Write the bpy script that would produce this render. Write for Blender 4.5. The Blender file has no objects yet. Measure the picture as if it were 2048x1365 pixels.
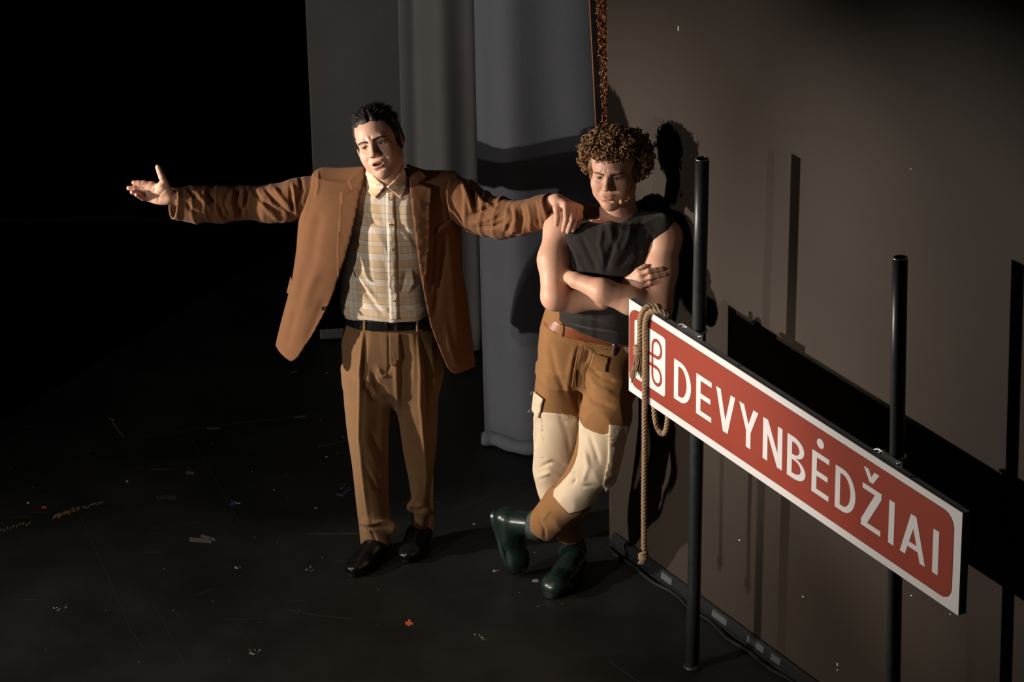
import bpy, bmesh, math, random
import numpy as np
from mathutils import Vector, geometry
random.seed(3)
sc = bpy.context.scene
COL = sc.collection
# ------------------------------------------------------------------ camera
FPX, PITCH, ROLL, CAMH = 7200.0, math.radians(22), math.radians(.92), 5.88
CF = np.array([0, math.cos(PITCH), -math.sin(PITCH)])
_u0 = np.array([0, math.sin(PITCH), math.cos(PITCH)]); _x0 = np.array([1., 0, 0])
CR = math.cos(ROLL) * _x0 - math.sin(ROLL) * _u0
CU = math.cos(ROLL) * _u0 + math.sin(ROLL) * _x0
CC = np.array([0, 0, CAMH])
cd = bpy.data.cameras.new('camera'); cam = bpy.data.objects.new('camera', cd); COL.objects.link(cam)
cd.sensor_width = 36; cd.lens = FPX / 2048 * 36; cd.clip_end = 200
from mathutils import Matrix
cam.matrix_world = Matrix(((CR[0], CU[0], -CF[0], 0), (CR[1], CU[1], -CF[1], 0), (CR[2], CU[2], -CF[2], CAMH), (0, 0, 0, 1)))
sc.camera = cam
# ------------------------------------------------------------------ world, exposure, lights
w = bpy.data.worlds.new('world'); sc.world = w; w.use_nodes = True
w.node_tree.nodes['Background'].inputs[0].default_value = (.55, .62, .75, 1)
w.node_tree.nodes['Background'].inputs[1].default_value = .012
sc.view_settings.view_transform = 'Standard'; sc.view_settings.look = 'None'
sc.view_settings.gamma = 1; sc.view_settings.exposure = 0; sc.view_settings.use_curve_mapping = False

def spot(name, loc, aim, power, color, size, blend, rad):
    l = bpy.data.lights.new(name, 'SPOT'); o = bpy.data.objects.new(name, l); COL.objects.link(o)
    l.energy = power; l.color = color; l.spot_size = math.radians(size); l.spot_blend = blend; l.shadow_soft_size = rad
    o.location = loc
    o.rotation_euler = (Vector(aim) - Vector(loc)).to_track_quat('-Z', 'Y').to_euler()
    return o
for _az, _el, _pw, _sz in ((16, -12, 830, 40), (3, -4, 480, 29), (-10, -4.5, 860, 29)):     # three lanterns stacked on one side boom
    _a, _e = math.radians(_az), math.radians(_el)
    spot('side_spot_key', (-3.9, 11.45, 1.86), (-3.9 + 4 * math.cos(_a), 11.45 + 4 * math.sin(_a), 1.86 + 4 * math.tan(_e)), _pw, (1, .895, .79), _sz, .9, .035)
spot('side_spot_second_high', (-5.0, 8.3, 2.60), (-.05, 13.0, .95), 80, (1, .92, .84), 50, .8, .022)
spot('side_spot_second', (-5.0, 8.3, 2.33), (-.05, 13.0, 1.0), 320, (1, .92, .84), 50, .8, .022)
spot('side_spot_second_low', (-4.6, 8.3, 2.45), (.75, 11.5, .25), 720, (1, .90, .78), 25, .7, .022)
spot('front_spot', (-1.2, 3.6, 3.4), (-.1, 12.9, 1.6), 22, (1, .96, .93), 18, .8, .3)
spot('floor_wash', (-3.2, 9.6, 5.5), (-1.7, 11.2, 0), 600, (1, .95, .80), 36, 1., .3)

# ------------------------------------------------------------------ pixel <-> world
def ray(px, py):
    return CF + CR * ((px - 1024) / FPX) - CU * ((py - 682.5) / FPX)
def P(px, py, Y):
    d = ray(px, py); return CC + d * (Y / d[1])
def onfloor(px, py, z=0.):
    d = ray(px, py); return CC + d * ((z - CAMH) / d[2])
def onplane(px, py, p, n):
    d = ray(px, py); return CC + d * (np.dot(p - CC, n) / np.dot(d, n))
def proj(p):
    v = p - CC; z = v @ CF
    return 1024 + FPX * (v @ CR) / z, 682.5 - FPX * (v @ CU) / z
V = lambda *a: np.array(a, float)
# ------------------------------------------------------------------ signed distance modelling
def snoise(p, freq, seed, n=9, stretch=(1, 1, 1)):
    r = np.random.RandomState(seed)
    k = r.normal(size=(n, 3)); k /= np.linalg.norm(k, axis=1)[:, None]
    k *= freq * r.uniform(.6, 1.4, size=(n, 1)); k *= np.array(stretch)
    ph = r.uniform(0, 6.28, n)
    return np.sin(p @ k.T + ph).sum(1) / math.sqrt(n / 2.)
def ridged(p, freq, seed, n=7, stretch=(1, 1, 1)):
    return 1 - np.minimum(1, np.abs(snoise(p, freq, seed, n, stretch)))
def prim(f, c, r, k=.01, op='u'): return dict(f=f, c=np.asarray(c, float), r=r, k=k, op=op)
def cap(a, b, ra, rb=None, k=.015, op='u', sq=None):
    a = np.asarray(a, float); b = np.asarray(b, float); rb = ra if rb is None else rb
    ab = b - a; L = max(ab @ ab, 1e-9)
    if sq is not None:
        n = np.asarray(sq[0], float); n = n / np.linalg.norm(n); s = sq[1]
    def f(p):
        q = p - a
        if sq is not None:
            t = np.clip(q @ ab / L, 0, 1); v = q - t[:, None] * ab
            v = v + (v @ n)[:, None] * n * (1 / s - 1)
            return (np.sqrt((v * v).sum(1)) - (ra + t * (rb - ra)))
        t = np.clip(q @ ab / L, 0, 1); v = q - t[:, None] * ab
        return np.sqrt((v * v).sum(1)) - (ra + t * (rb - ra))
    return prim(f, (a + b) / 2, math.sqrt(L) / 2 + max(ra, rb), k, op)
def chain(pts, rs, k=.02, sq=None):
    return [cap(pts[i], pts[i + 1], rs[i], rs[i + 1], k, sq=sq) for i in range(len(pts) - 1)]
def ell(c, r, k=.015, op='u', R=None):
    c = np.asarray(c, float); r = np.asarray(r, float)
    def f(p):
        q = p - c
        if R is not None: q = q @ R
        k0 = np.sqrt(((q / r) ** 2).sum(1)); k1 = np.sqrt(((q / r ** 2) ** 2).sum(1))
        return k0 * (k0 - 1) / np.maximum(k1, 1e-6)
    return prim(f, c, r.max(), k, op)
def rbox(c, h, rnd, k=.005, op='u', R=None):
    c = np.asarray(c, float); h = np.asarray(h, float) - rnd
    def f(p):
        q = p - c
        if R is not None: q = q @ R
        q = np.abs(q) - h
        return np.sqrt((np.maximum(q, 0) ** 2).sum(1)) + np.minimum(q.max(1), 0) - rnd
    return prim(f, c, np.linalg.norm(h) + rnd, k, op)
def zloft(rows, k=.03, op='u', e=2.3, rot=0., shear=0., ext=0., off=0.):
    """rows: (py, xl, xr, Y, ry) silhouettes at rows of the view -> stacked super-ellipses"""
    zs, cx, cy, rx, ry = [], [], [], [], []
    for (py, xl, xr, Y, r) in rows:
        a, b = P(xl, py, Y), P(xr, py, Y)
        zs.append((a[2] + b[2]) / 2); cx.append((a[0] + b[0]) / 2); cy.append(Y); rx.append((b[0] - a[0]) / 2); ry.append(r)
    o = np.argsort(zs); zs, cx, cy, rx, ry = [np.array(v)[o] for v in (zs, cx, cy, rx, ry)]
    zz = np.linspace(zs[0], zs[-1], 120)
    def res(v):   # monotone-ish smooth resample
        y = np.interp(zz, zs, v)
        kk = np.hanning(13); kk /= kk.sum()
        return np.convolve(np.pad(y, 6, mode='reflect', reflect_type='odd'), kk, 'valid')
    CX, CY, RX, RY = res(cx), res(cy), res(rx) + off, res(ry) + off
    z0, z1 = zs[0] - ext, zs[-1] + ext
    SX, SY = np.gradient(RX, zz), np.gradient(RY, zz)
    cr, sr = math.cos(rot), math.sin(rot); mx = cx.mean()
    def f(p):
        z = p[:, 2] - shear * (p[:, 0] - mx)
        X = p[:, 0] - np.interp(z, zz, CX); Yv = p[:, 1] - np.interp(z, zz, CY)
        if rot: X, Yv = cr * X + sr * Yv, -sr * X + cr * Yv
        a = np.interp(z, zz, RX); b = np.interp(z, zz, RY)
        rho = ((np.abs(X) / a) ** e + (np.abs(Yv) / b) ** e) ** (1 / e)
        rho = np.maximum(rho, 1e-3)
        gx = (np.abs(X) / a / rho) ** (e - 1) / a; gy = (np.abs(Yv) / b / rho) ** (e - 1) / b
        gl = np.maximum(np.sqrt(gx * gx + gy * gy), 1.0)
        nx, ny = gx / gl, gy / gl; sl = nx * np.abs(np.interp(z, zz, SX)) + ny * np.abs(np.interp(z, zz, SY))
        d = (rho - 1) / gl / np.sqrt(1 + sl * sl)
        return np.maximum(np.maximum(d, z - z1), z0 - z)
    c = V(cx.mean(), cy.mean(), (z0 + z1) / 2)
    return prim(f, c, .5 * (z1 - z0) + max(rx.max(), ry.max()) + np.abs(cx - cx.mean()).max() + abs(shear) * .3, k, op)
def poly2d(x, y, pts):
    pts = np.asarray(pts, float); n = len(pts)
    d = np.full(x.shape, 1e18); s = np.ones(x.shape)
    for i in range(n):
        vi, vj = pts[i], pts[i - 1]; ex, ey = vj - vi
        wx, wy = x - vi[0], y - vi[1]
        t = np.clip((wx * ex + wy * ey) / (ex * ex + ey * ey + 1e-9), 0, 1)
        d = np.minimum(d, (wx - ex * t) ** 2 + (wy - ey * t) ** 2)
        c1 = y >= vi[1]; c2 = y < vj[1]; c3 = ex * wy > ey * wx
        s = np.where((c1 & c2 & c3) | (~c1 & ~c2 & ~c3), -s, s)
    return s * np.sqrt(d)
def smooth_poly(pts, n=2):
    p = np.asarray(pts, float)
    for _ in range(n):
        q = np.roll(p, -1, 0); p = np.stack([.75 * p + .25 * q, .25 * p + .75 * q], 1).reshape(-1, 2)
    return p
def pxpoly(pts, Y0, Y1, k=.004, op='s', ppm=528., grow=0.):
    pts = np.asarray(pts, float)
    def f(p):
        x, y = proj(p)
        return np.maximum(np.maximum(poly2d(x, y, pts) / ppm - grow, Y0 - p[:, 1]), p[:, 1] - Y1)
    c = pts.mean(0)
    rad = np.linalg.norm(pts - c, axis=1).max() / ppm + (Y1 - Y0)
    return prim(f, P(c[0], c[1], (Y0 + Y1) / 2), rad, k, op)
def fieldprim(prims, k=.005, op='u', off=0.):
    f = lambda p: field(prims, p) + off
    c = np.mean([q['c'] for q in prims if q['op'] == 'u'], axis=0)
    r = max(np.linalg.norm(q['c'] - c) + q['r'] for q in prims if q['op'] == 'u')
    return prim(f, c, r + abs(off), k, op)
def field(prims, p, sel=None):
    d = np.full(len(p), 1e3)
    for q in prims:
        if sel is not None and q['op'] != 'i' and q['op'] != 'd':
            if np.linalg.norm(sel[0] - q['c']) - sel[1] > q['r'] + q['k'] + .02: continue
        op, k = q['op'], q['k']
        if op == 'd': d = d + q['f'](p); continue
        e = q['f'](p)
        if op == 'u':
            h = np.maximum(k - np.abs(d - e), 0) / max(k, 1e-6); d = np.minimum(d, e) - h * h * k * .25
        elif op == 's':
            e = -e; h = np.maximum(k - np.abs(d - e), 0) / max(k, 1e-6); d = np.maximum(d, e) + h * h * k * .25
        elif op == 'i':
            h = np.maximum(k - np.abs(d - e), 0) / max(k, 1e-6); d = np.maximum(d, e) + h * h * k * .25
    return d
_off8 = np.array([(i, j, k) for i in (0, 1) for j in (0, 1) for k in (0, 1)])
_edges12 = [(a, b) for a in range(8) for b in range(a + 1, 8) if np.abs(_off8[a] - _off8[b]).sum() == 1]
def surface(prims, h, n=20, smooth=1, lenient=1.6):
    us = [q for q in prims if q['op'] == 'u']
    lo = np.min([q['c'] - q['r'] for q in us], axis=0) - 3 * h; hi = np.max([q['c'] + q['r'] for q in us], axis=0) + 3 * h
    nb = np.ceil((hi - lo) / (h * n)).astype(int)
    B = np.stack(np.meshgrid(*[np.arange(v) for v in nb], indexing='ij'), -1).reshape(-1, 3)
    cen = lo + (B + .5) * n * h; br = n * h * .5 * math.sqrt(3)
    near = np.zeros(len(B), bool)
    for q in us: near |= np.linalg.norm(cen - q['c'], axis=1) < q['r'] + br + q['k']
    B, cen = B[near], cen[near]
    dc = field(prims, cen)
    act = np.abs(dc) < br * lenient
    B, cen = B[act], cen[act]
    NX, NY, NZ = nb * n + 2
    g = np.stack(np.meshgrid(*[np.arange(n + 1)] * 3, indexing='ij'), -1).reshape(-1, 3)
    ids, vs, qs = [], [], []
    for b, c in zip(B, cen):
        o = b * n
        pts = lo + (g + o) * h
        D = field(prims, pts, (c, br)).reshape(n + 1, n + 1, n + 1)
        ins = D < 0
        if ins.all() or not ins.any(): continue
        s = sum(ins[i:n + i, j:n + j, k:n + k].astype(np.int8) for i, j, k in _off8)
        cells = np.argwhere((s > 0) & (s < 8))
        if len(cells):
            val = np.stack([D[cells[:, 0] + i, cells[:, 1] + j, cells[:, 2] + k] for i, j, k in _off8], 1)
            acc = np.zeros((len(cells), 3)); cnt = np.zeros(len(cells))
            for a, e in _edges12:
                va, ve = val[:, a], val[:, e]; x = (va < 0) != (ve < 0)
                t = np.where(x, va / np.where(x, va - ve, 1), 0)
                acc += np.where(x[:, None], _off8[a] + t[:, None] * (_off8[e] - _off8[a]), 0); cnt += x
            gc = cells + o
            vs.append(lo + (gc + acc / cnt[:, None]) * h)
            ids.append((gc[:, 0] * NY + gc[:, 1]) * NZ + gc[:, 2])
        for ax in range(3):
            a1, a2 = (ax + 1) % 3, (ax + 2) % 3
            sl0 = [slice(0, n)] * 3; sl1 = [slice(0, n)] * 3
            sl1[ax] = slice(1, n + 1)
            A_, B_ = ins[tuple(sl0)], ins[tuple(sl1)]
            for flip in (0, 1):
                e = np.argwhere((A_ & ~B_) if not flip else (~A_ & B_)) + o
                if not len(e): continue
                e1 = np.zeros(3, int); e1[a1] = 1; e2 = np.zeros(3, int); e2[a2] = 1
                cc = [e - e1 - e2, e - e2, e, e - e1]
                if flip: cc = cc[::-1]
                qs.append(np.stack([(q[:, 0] * NY + q[:, 1]) * NZ + q[:, 2] for q in cc], 1))
    ids = np.concatenate(ids); vs = np.concatenate(vs); qs = np.concatenate(qs)
    o = np.argsort(ids); ids, vs = ids[o], vs[o]
    ix = np.clip(np.searchsorted(ids, qs), 0, len(ids) - 1)
    qs = ix[(ids[ix] == qs).all(1)]
    for _ in range(smooth): vs = relax(vs, qs, .5); vs = relax(vs, qs, -.42)
    return vs, qs
def relax(vs, qs, lam):
    e = np.concatenate([qs[:, [0, 1]], qs[:, [1, 2]], qs[:, [2, 3]], qs[:, [3, 0]]])
    N = len(vs); cnt = np.bincount(e[:, 0], minlength=N) + np.bincount(e[:, 1], minlength=N)
    acc = np.stack([np.bincount(e[:, 0], vs[e[:, 1], a], N) + np.bincount(e[:, 1], vs[e[:, 0], a], N) for a in range(3)], 1)
    m = cnt > 0; out = vs.copy(); out[m] += lam * (acc[m] / cnt[m, None] - vs[m]); return out
def vnormals(vs, qs):
    a, b, c, d = [vs[qs[:, i]] for i in range(4)]
    nn = np.cross(c - a, d - b); N = len(vs)
    out = np.stack([sum(np.bincount(qs[:, i], nn[:, a_], N) for i in range(4)) for a_ in range(3)], 1)
    return out / np.maximum(np.linalg.norm(out, axis=1), 1e-12)[:, None]
def sculpt(vs, qs, strokes, both=False):
    """strokes: (polyline px, half width px, height m): presses creases into / raises ridges on the side seen"""
    nr = vnormals(vs, qs); x, y = proj(vs)
    facing = np.clip(-(nr @ CF) * 2.5 + .2, 0, 1)
    if both: facing = np.where(vs[:, 1] < 12.44, np.clip(-(nr @ CF) * 2.5, -1, 1), facing)
    dsp = np.zeros(len(vs))
    for pts, wd, amp in strokes:
        best = np.full(len(vs), 1e9); pts = np.asarray(pts, float)
        lo, hi = pts.min(0) - 4 * wd, pts.max(0) + 4 * wd
        m = np.flatnonzero((x > lo[0]) & (x < hi[0]) & (y > lo[1]) & (y < hi[1]))
        if not len(m): continue
        b = np.full(len(m), 1e9); tt = np.zeros(len(m)); ns = len(pts) - 1
        for i in range(ns):
            ex, ey = pts[i + 1] - pts[i]; wx, wy = x[m] - pts[i][0], y[m] - pts[i][1]
            t = np.clip((wx * ex + wy * ey) / (ex * ex + ey * ey + 1e-9), 0, 1)
            d = np.hypot(wx - ex * t, wy - ey * t); u = d < b
            b = np.where(u, d, b); tt = np.where(u, (i + t) / ns, tt)
        fade = np.minimum(1, 4 * np.minimum(tt, 1 - tt) + .25)
        dsp[m] += amp * fade * np.exp(-(b / wd) ** 2)
    return vs + nr * (dsp * facing)[:, None]
# ------------------------------------------------------------------ objects
def mk(name, vs, fs, mat, parent=None, base=None, smooth=True, label=None, cat=None, group=None, kind=None, attr=None):
    me = bpy.data.meshes.new(name)
    vs = np.asarray(vs, float)
    b = np.zeros(3)
    o = bpy.data.objects.new(name, me)
    if parent is not None:
        r = parent
        b = V(*parent['_b']) if '_b' in parent.keys() else np.zeros(3)
        o.parent = parent
    elif base is not None:
        b = np.asarray(base, float); o.location = b
    o['_b'] = [float(q) for q in b]
    vv = vs - b
    if isinstance(fs, np.ndarray):
        me.vertices.add(len(vv)); me.vertices.foreach_set('co', vv.astype(np.float32).ravel())
        k = fs.shape[1]; me.loops.add(fs.size); me.loops.foreach_set('vertex_index', fs.astype(np.int32).ravel())
        me.polygons.add(len(fs)); me.polygons.foreach_set('loop_start', np.arange(0, fs.size, k, dtype=np.int32))
        me.update(calc_edges=True)
    else:
        me.from_pydata(vv.tolist(), [], fs); me.update()
    if smooth: me.polygons.foreach_set('use_smooth', [True] * len(me.polygons))
    if attr is not None:
        for an, av in attr.items():
            av = np.asarray(av, float)
            if av.ndim == 2:
                a = me.color_attributes.new(an, 'FLOAT_COLOR', 'POINT')
                a.data.foreach_set('color', np.concatenate([av, np.ones((len(av), 1))], 1).astype(np.float32).ravel())
            else:
                a = me.attributes.new(an, 'FLOAT', 'POINT'); a.data.foreach_set('value', av.astype(np.float32))
    me.materials.append(mat); COL.objects.link(o)
    if label: o['label'] = label
    if cat: o['category'] = cat
    if group: o['group'] = group
    if kind: o['kind'] = kind
    return o
def root(name, base, label, cat, group=None):
    o = bpy.data.objects.new(name, None); o.location = base; o['_b'] = [float(q) for q in base]; COL.objects.link(o)
    o.empty_display_size = .1
    o['label'] = label; o['category'] = cat
    if group: o['group'] = group
    return o
def sdf(name, prims, h, mat, parent=None, strokes=None, smooth=1, attrf=None, both=False, **kw):
    vs, qs = surface(prims, h, smooth=smooth)
    at = attrf(vs) if attrf else None
    if strokes: vs = sculpt(vs, qs, strokes, both)
    return mk(name, vs, qs, mat, parent, attr=at, **kw)
class MB:
    def __init__(s): s.v = []; s.f = []
    def add(s, vs, fs):
        o = len(s.v); s.v += [tuple(map(float, q)) for q in vs]; s.f += [tuple(i + o for i in f) for f in fs]; return s
    def boxv(s, c, ax, ay, az):
        c, ax, ay, az = map(np.asarray, (c, ax, ay, az))
        vs = [c + sx * ax + sy * ay + sz * az for sx in (-1, 1) for sy in (-1, 1) for sz in (-1, 1)]
        return s.add(vs, [(0, 1, 3, 2), (4, 6, 7, 5), (0, 4, 5, 1), (2, 3, 7, 6), (0, 2, 6, 4), (1, 5, 7, 3)])
    def tube(s, pts, r, m=8, closed=False, caps=True):
        pts = [np.asarray(p, float) for p in pts]; n = len(pts)
        rs = r if hasattr(r, '__len__') else [r] * n
        tg = []
        for i in range(n):
            a = pts[(i - 1) % n if closed else max(i - 1, 0)]; b = pts[(i + 1) % n if closed else min(i + 1, n - 1)]
            t = b - a; tg.append(t / max(np.linalg.norm(t), 1e-9))
        u = np.cross(tg[0], V(0, 0, 1)); u = np.cross(tg[0], V(1, 0, 0)) if np.linalg.norm(u) < .1 else u; u /= np.linalg.norm(u)
        vs, fs = [], []
        for i in range(n):
            u = u - tg[i] * (u @ tg[i]); u /= max(np.linalg.norm(u), 1e-9); w_ = np.cross(tg[i], u)
            for j in range(m):
                a = 2 * math.pi * j / m; vs.append(pts[i] + rs[i] * (math.cos(a) * u + math.sin(a) * w_))
        for i in range(n if closed else n - 1):
            for j in range(m):
                k = (i + 1) % n; fs.append((i * m + j, i * m + (j + 1) % m, k * m + (j + 1) % m, k * m + j))
        if caps and not closed: fs.append(tuple(range(m))[::-1]); fs.append(tuple(range((n - 1) * m, n * m)))
        return s.add(vs, fs)
    def build(s, name, mat, parent=None, **kw): return mk(name, s.v, s.f, mat, parent, **kw)
def catmull(pts, n=8):
    p = [np.asarray(q, float) for q in pts]; p = [2 * p[0] - p[1]] + p + [2 * p[-1] - p[-2]]; out = []
    for i in range(1, len(p) - 2):
        for j in range(n):
            t = j / n; a, b, c, d = p[i - 1:i + 3]
            out.append(.5 * (2 * b + (c - a) * t + (2 * a - 5 * b + 4 * c - d) * t * t + (3 * b - a - 3 * c + d) * t ** 3))
    out.append(p[-2]); return out
def march(prims, px, py, Y0, Y1, n=60):
    d = np.array([ray(a, b) for a, b in zip(px, py)]); d /= np.linalg.norm(d, axis=1)[:, None]
    t = Y0 / d[:, 1]; t1 = Y1 / d[:, 1]; best = np.full(len(t), 1e9); bt = t.copy(); hit = np.zeros(len(t), bool)
    for _ in range(n):
        e = field(prims, CC + d * t[:, None])
        u = (e < best) & ~hit; best = np.where(u, e, best); bt = np.where(u, t, bt)
        hit |= e < .0006
        t = np.where(hit, t, np.minimum(t + np.maximum(e * .75, .0008), t1))
    return d, bt
def patch(name, poly, prims, mat, parent, Y0, Y1, off=.004, thick=.003, step=4., relaxn=6, roll=None, smooth_edge=False, **kw):
    """a piece of cloth or leather cut to an outline, laid on the surface of `prims`, with its own thickness"""
    poly = np.asarray(poly, float)
    if smooth_edge: poly = smooth_poly(poly, 2)
    bd = []
    for i in range(len(poly)):
        a, b = poly[i], poly[(i + 1) % len(poly)]; k = max(1, int(np.linalg.norm(b - a) / step))
        bd += [a + (b - a) * j / k for j in range(k)]
    bd = np.array(bd); nb = len(bd)
    lo, hi = poly.min(0), poly.max(0)
    g = np.stack(np.meshgrid(np.arange(lo[0], hi[0], step), np.arange(lo[1], hi[1], step), indexing='ij'), -1).reshape(-1, 2)
    g = g + np.random.RandomState(1).uniform(-.3, .3, g.shape)
    if len(g): g = g[poly2d(g[:, 0], g[:, 1], poly) < -step * .55]
    al = np.concatenate([bd, g]) if len(g) else bd
    r = geometry.delaunay_2d_cdt([Vector(q) for q in al], [(i, (i + 1) % nb) for i in range(nb)], [list(range(nb))], 1, 1e-5)
    v2 = np.array([tuple(q) for q in r[0]]); tri = np.array([f for f in r[2]])
    d, t = march(prims, v2[:, 0], v2[:, 1], Y0, Y1)
    e = np.concatenate([tri[:, [0, 1]], tri[:, [1, 2]], tri[:, [2, 0]]])
    N = len(v2)
    for _ in range(relaxn):
        cnt = np.bincount(e[:, 0], minlength=N) + np.bincount(e[:, 1], minlength=N)
        av = (np.bincount(e[:, 0], t[e[:, 1]], N) + np.bincount(e[:, 1], t[e[:, 0]], N)) / np.maximum(cnt, 1)
        t = np.minimum(t * .4 + av * .6, t + .001)
    o = np.full(N, off)
    if roll is not None: o = o + roll(v2)
    front = CC + d * (t - o)[:, None]; back = CC + d * (t - o + thick)[:, None]
    key = {}
    for a, b, c in tri:
        for q in ((a, b), (b, c), (c, a)): key[q] = 1
    side = [(a, b) for (a, b) in key if (b, a) not in key]
    A0 = v2[tri[0]]; ccw = np.cross(A0[1] - A0[0], A0[2] - A0[0]) > 0
    fs = [tuple(f[::-1]) if ccw else tuple(f) for f in tri.tolist()]
    fs = [tuple(int(q) for q in f) for f in fs]
    fs2 = [tuple(q + N for q in f[::-1]) for f in fs]
    sd = [((int(a), int(b), int(b) + N, int(a) + N) if ccw else (int(b), int(a), int(a) + N, int(b) + N)) for a, b in side]
    return mk(name, np.concatenate([front, back]), fs + fs2 + sd, mat, parent, smooth=True, **kw)
def button(name, px, py, prims, mat, parent, Y0, Y1, r=.0055, off=.006, **kw):
    d, t = march(prims, [px], [py], Y0, Y1)
    c = CC + d[0] * (t[0] - off); ax = -d[0]; u = np.cross(ax, V(0, 0, 1)); u /= np.linalg.norm(u); w_ = np.cross(ax, u)
    vs, fs = [], []; m = 14
    for (rr, hh) in ((r, -.002), (r, .001), (r * .8, .0018), (r * .65, .0006), (r * .25, .0006)):
        for j in range(m): a = 2 * math.pi * j / m; vs.append(c + rr * (math.cos(a) * u + math.sin(a) * w_) + ax * hh)
    for i in range(4):
        for j in range(m): fs.append((i * m + j, i * m + (j + 1) % m, (i + 1) * m + (j + 1) % m, (i + 1) * m + j))
    fs.append(tuple(range(4 * m, 5 * m)))
    return mk(name, vs, fs, mat, parent, **kw)
# ------------------------------------------------------------------ materials
def nodes(name):
    m = bpy.data.materials.new(name); m.use_nodes = True; nt = m.node_tree
    return m, nt, nt.nodes['Principled BSDF']
def N(nt, t, **kw):
    n = nt.nodes.new(t)
    for k, v in kw.items():
        if k in n.inputs.keys(): n.inputs[k].default_value = v
        else: setattr(n, k, v)
    return n
def cloth(name, c, rough=.9, weave=900., bump=.25, var=.12, sheen=.15, big=25., streak=None):
    m, nt, b = nodes(name); L = nt.links.new
    tc = N(nt, 'ShaderNodeTexCoord')
    n1 = N(nt, 'ShaderNodeTexNoise', Scale=big, Detail=4.); n2 = N(nt, 'ShaderNodeTexNoise', Scale=weave, Detail=2.)
    src = tc.outputs['Object']
    if streak:
        mp = N(nt, 'ShaderNodeMapping'); mp.inputs['Scale'].default_value = streak; L(src, mp.inputs['Vector']); s2 = mp.outputs[0]
    else: s2 = src
    L(src, n1.inputs['Vector']); L(s2, n2.inputs['Vector'])
    mx = N(nt, 'ShaderNodeMix', data_type='RGBA')
    mx.inputs[6].default_value = tuple(q * (1 - var) for q in c) + (1,); mx.inputs[7].default_value = tuple(min(1, q * (1 + var)) for q in c) + (1,)
    ad = N(nt, 'ShaderNodeMath', operation='ADD'); L(n1.outputs['Fac'], ad.inputs[0])
    sc_ = N(nt, 'ShaderNodeMath', operation='MULTIPLY_ADD'); L(n2.outputs['Fac'], sc_.inputs[0]); sc_.inputs[1].default_value = .6; sc_.inputs[2].default_value = -.3
    L(sc_.outputs[0], ad.inputs[1]); L(ad.outputs[0], mx.inputs[0]); L(mx.outputs[2], b.inputs['Base Color'])
    b.inputs['Roughness'].default_value = rough
    b.inputs['Specular IOR Level'].default_value = .2
    b.inputs['Sheen Weight'].default_value = sheen; b.inputs['Sheen Roughness'].default_value = .5
    bp = N(nt, 'ShaderNodeBump', Strength=bump, Distance=.002); L(n2.outputs['Fac'], bp.inputs['Height']); L(bp.outputs[0], b.inputs['Normal'])
    return m
def plain(name, c, rough=.5, metal=0., spec=.5, nscale=60., var=.15, bump=.1, coat=0.):
    m, nt, b = nodes(name); L = nt.links.new
    tc = N(nt, 'ShaderNodeTexCoord'); n1 = N(nt, 'ShaderNodeTexNoise', Scale=nscale, Detail=5.); L(tc.outputs['Object'], n1.inputs['Vector'])
    mx = N(nt, 'ShaderNodeMix', data_type='RGBA')
    mx.inputs[6].default_value = tuple(q * (1 - var) for q in c) + (1,); mx.inputs[7].default_value = tuple(min(1, q * (1 + var)) for q in c) + (1,)
    L(n1.outputs['Fac'], mx.inputs[0]); L(mx.outputs[2], b.inputs['Base Color'])
    b.inputs['Roughness'].default_value = rough; b.inputs['Metallic'].default_value = metal; b.inputs['Specular IOR Level'].default_value = spec
    b.inputs['Coat Weight'].default_value = coat
    bp = N(nt, 'ShaderNodeBump', Strength=bump, Distance=.001); L(n1.outputs['Fac'], bp.inputs['Height']); L(bp.outputs[0], b.inputs['Normal'])
    return m
def skin(name, rough=.5):
    m, nt, b = nodes(name); L = nt.links.new
    at = N(nt, 'ShaderNodeAttribute', attribute_name='tone')
    tc = N(nt, 'ShaderNodeTexCoord'); n1 = N(nt, 'ShaderNodeTexNoise', Scale=55., Detail=5.); L(tc.outputs['Object'], n1.inputs['Vector'])
    mx = N(nt, 'ShaderNodeMix', data_type='RGBA', blend_type='MULTIPLY'); mx.inputs[0].default_value = 1
    cr = N(nt, 'ShaderNodeMix', data_type='RGBA'); cr.inputs[6].default_value = (.92, .86, .84, 1); cr.inputs[7].default_value = (1, 1, 1, 1)
    L(n1.outputs['Fac'], cr.inputs[0]); L(at.outputs['Color'], mx.inputs[6]); L(cr.outputs[2], mx.inputs[7]); L(mx.outputs[2], b.inputs['Base Color'])
    b.inputs['Roughness'].default_value = rough; b.inputs['Specular IOR Level'].default_value = .35
    b.inputs['Subsurface Weight'].default_value = .12; b.inputs['Subsurface Radius'].default_value = (.01, .004, .002); b.inputs['Subsurface Scale'].default_value = .6
    n2 = N(nt, 'ShaderNodeTexNoise', Scale=420., Detail=3.); L(tc.outputs['Object'], n2.inputs['Vector'])
    bp = N(nt, 'ShaderNodeBump', Strength=.12, Distance=.001); L(n2.outputs['Fac'], bp.inputs['Height']); L(bp.outputs[0], b.inputs['Normal'])
    return m
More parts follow.
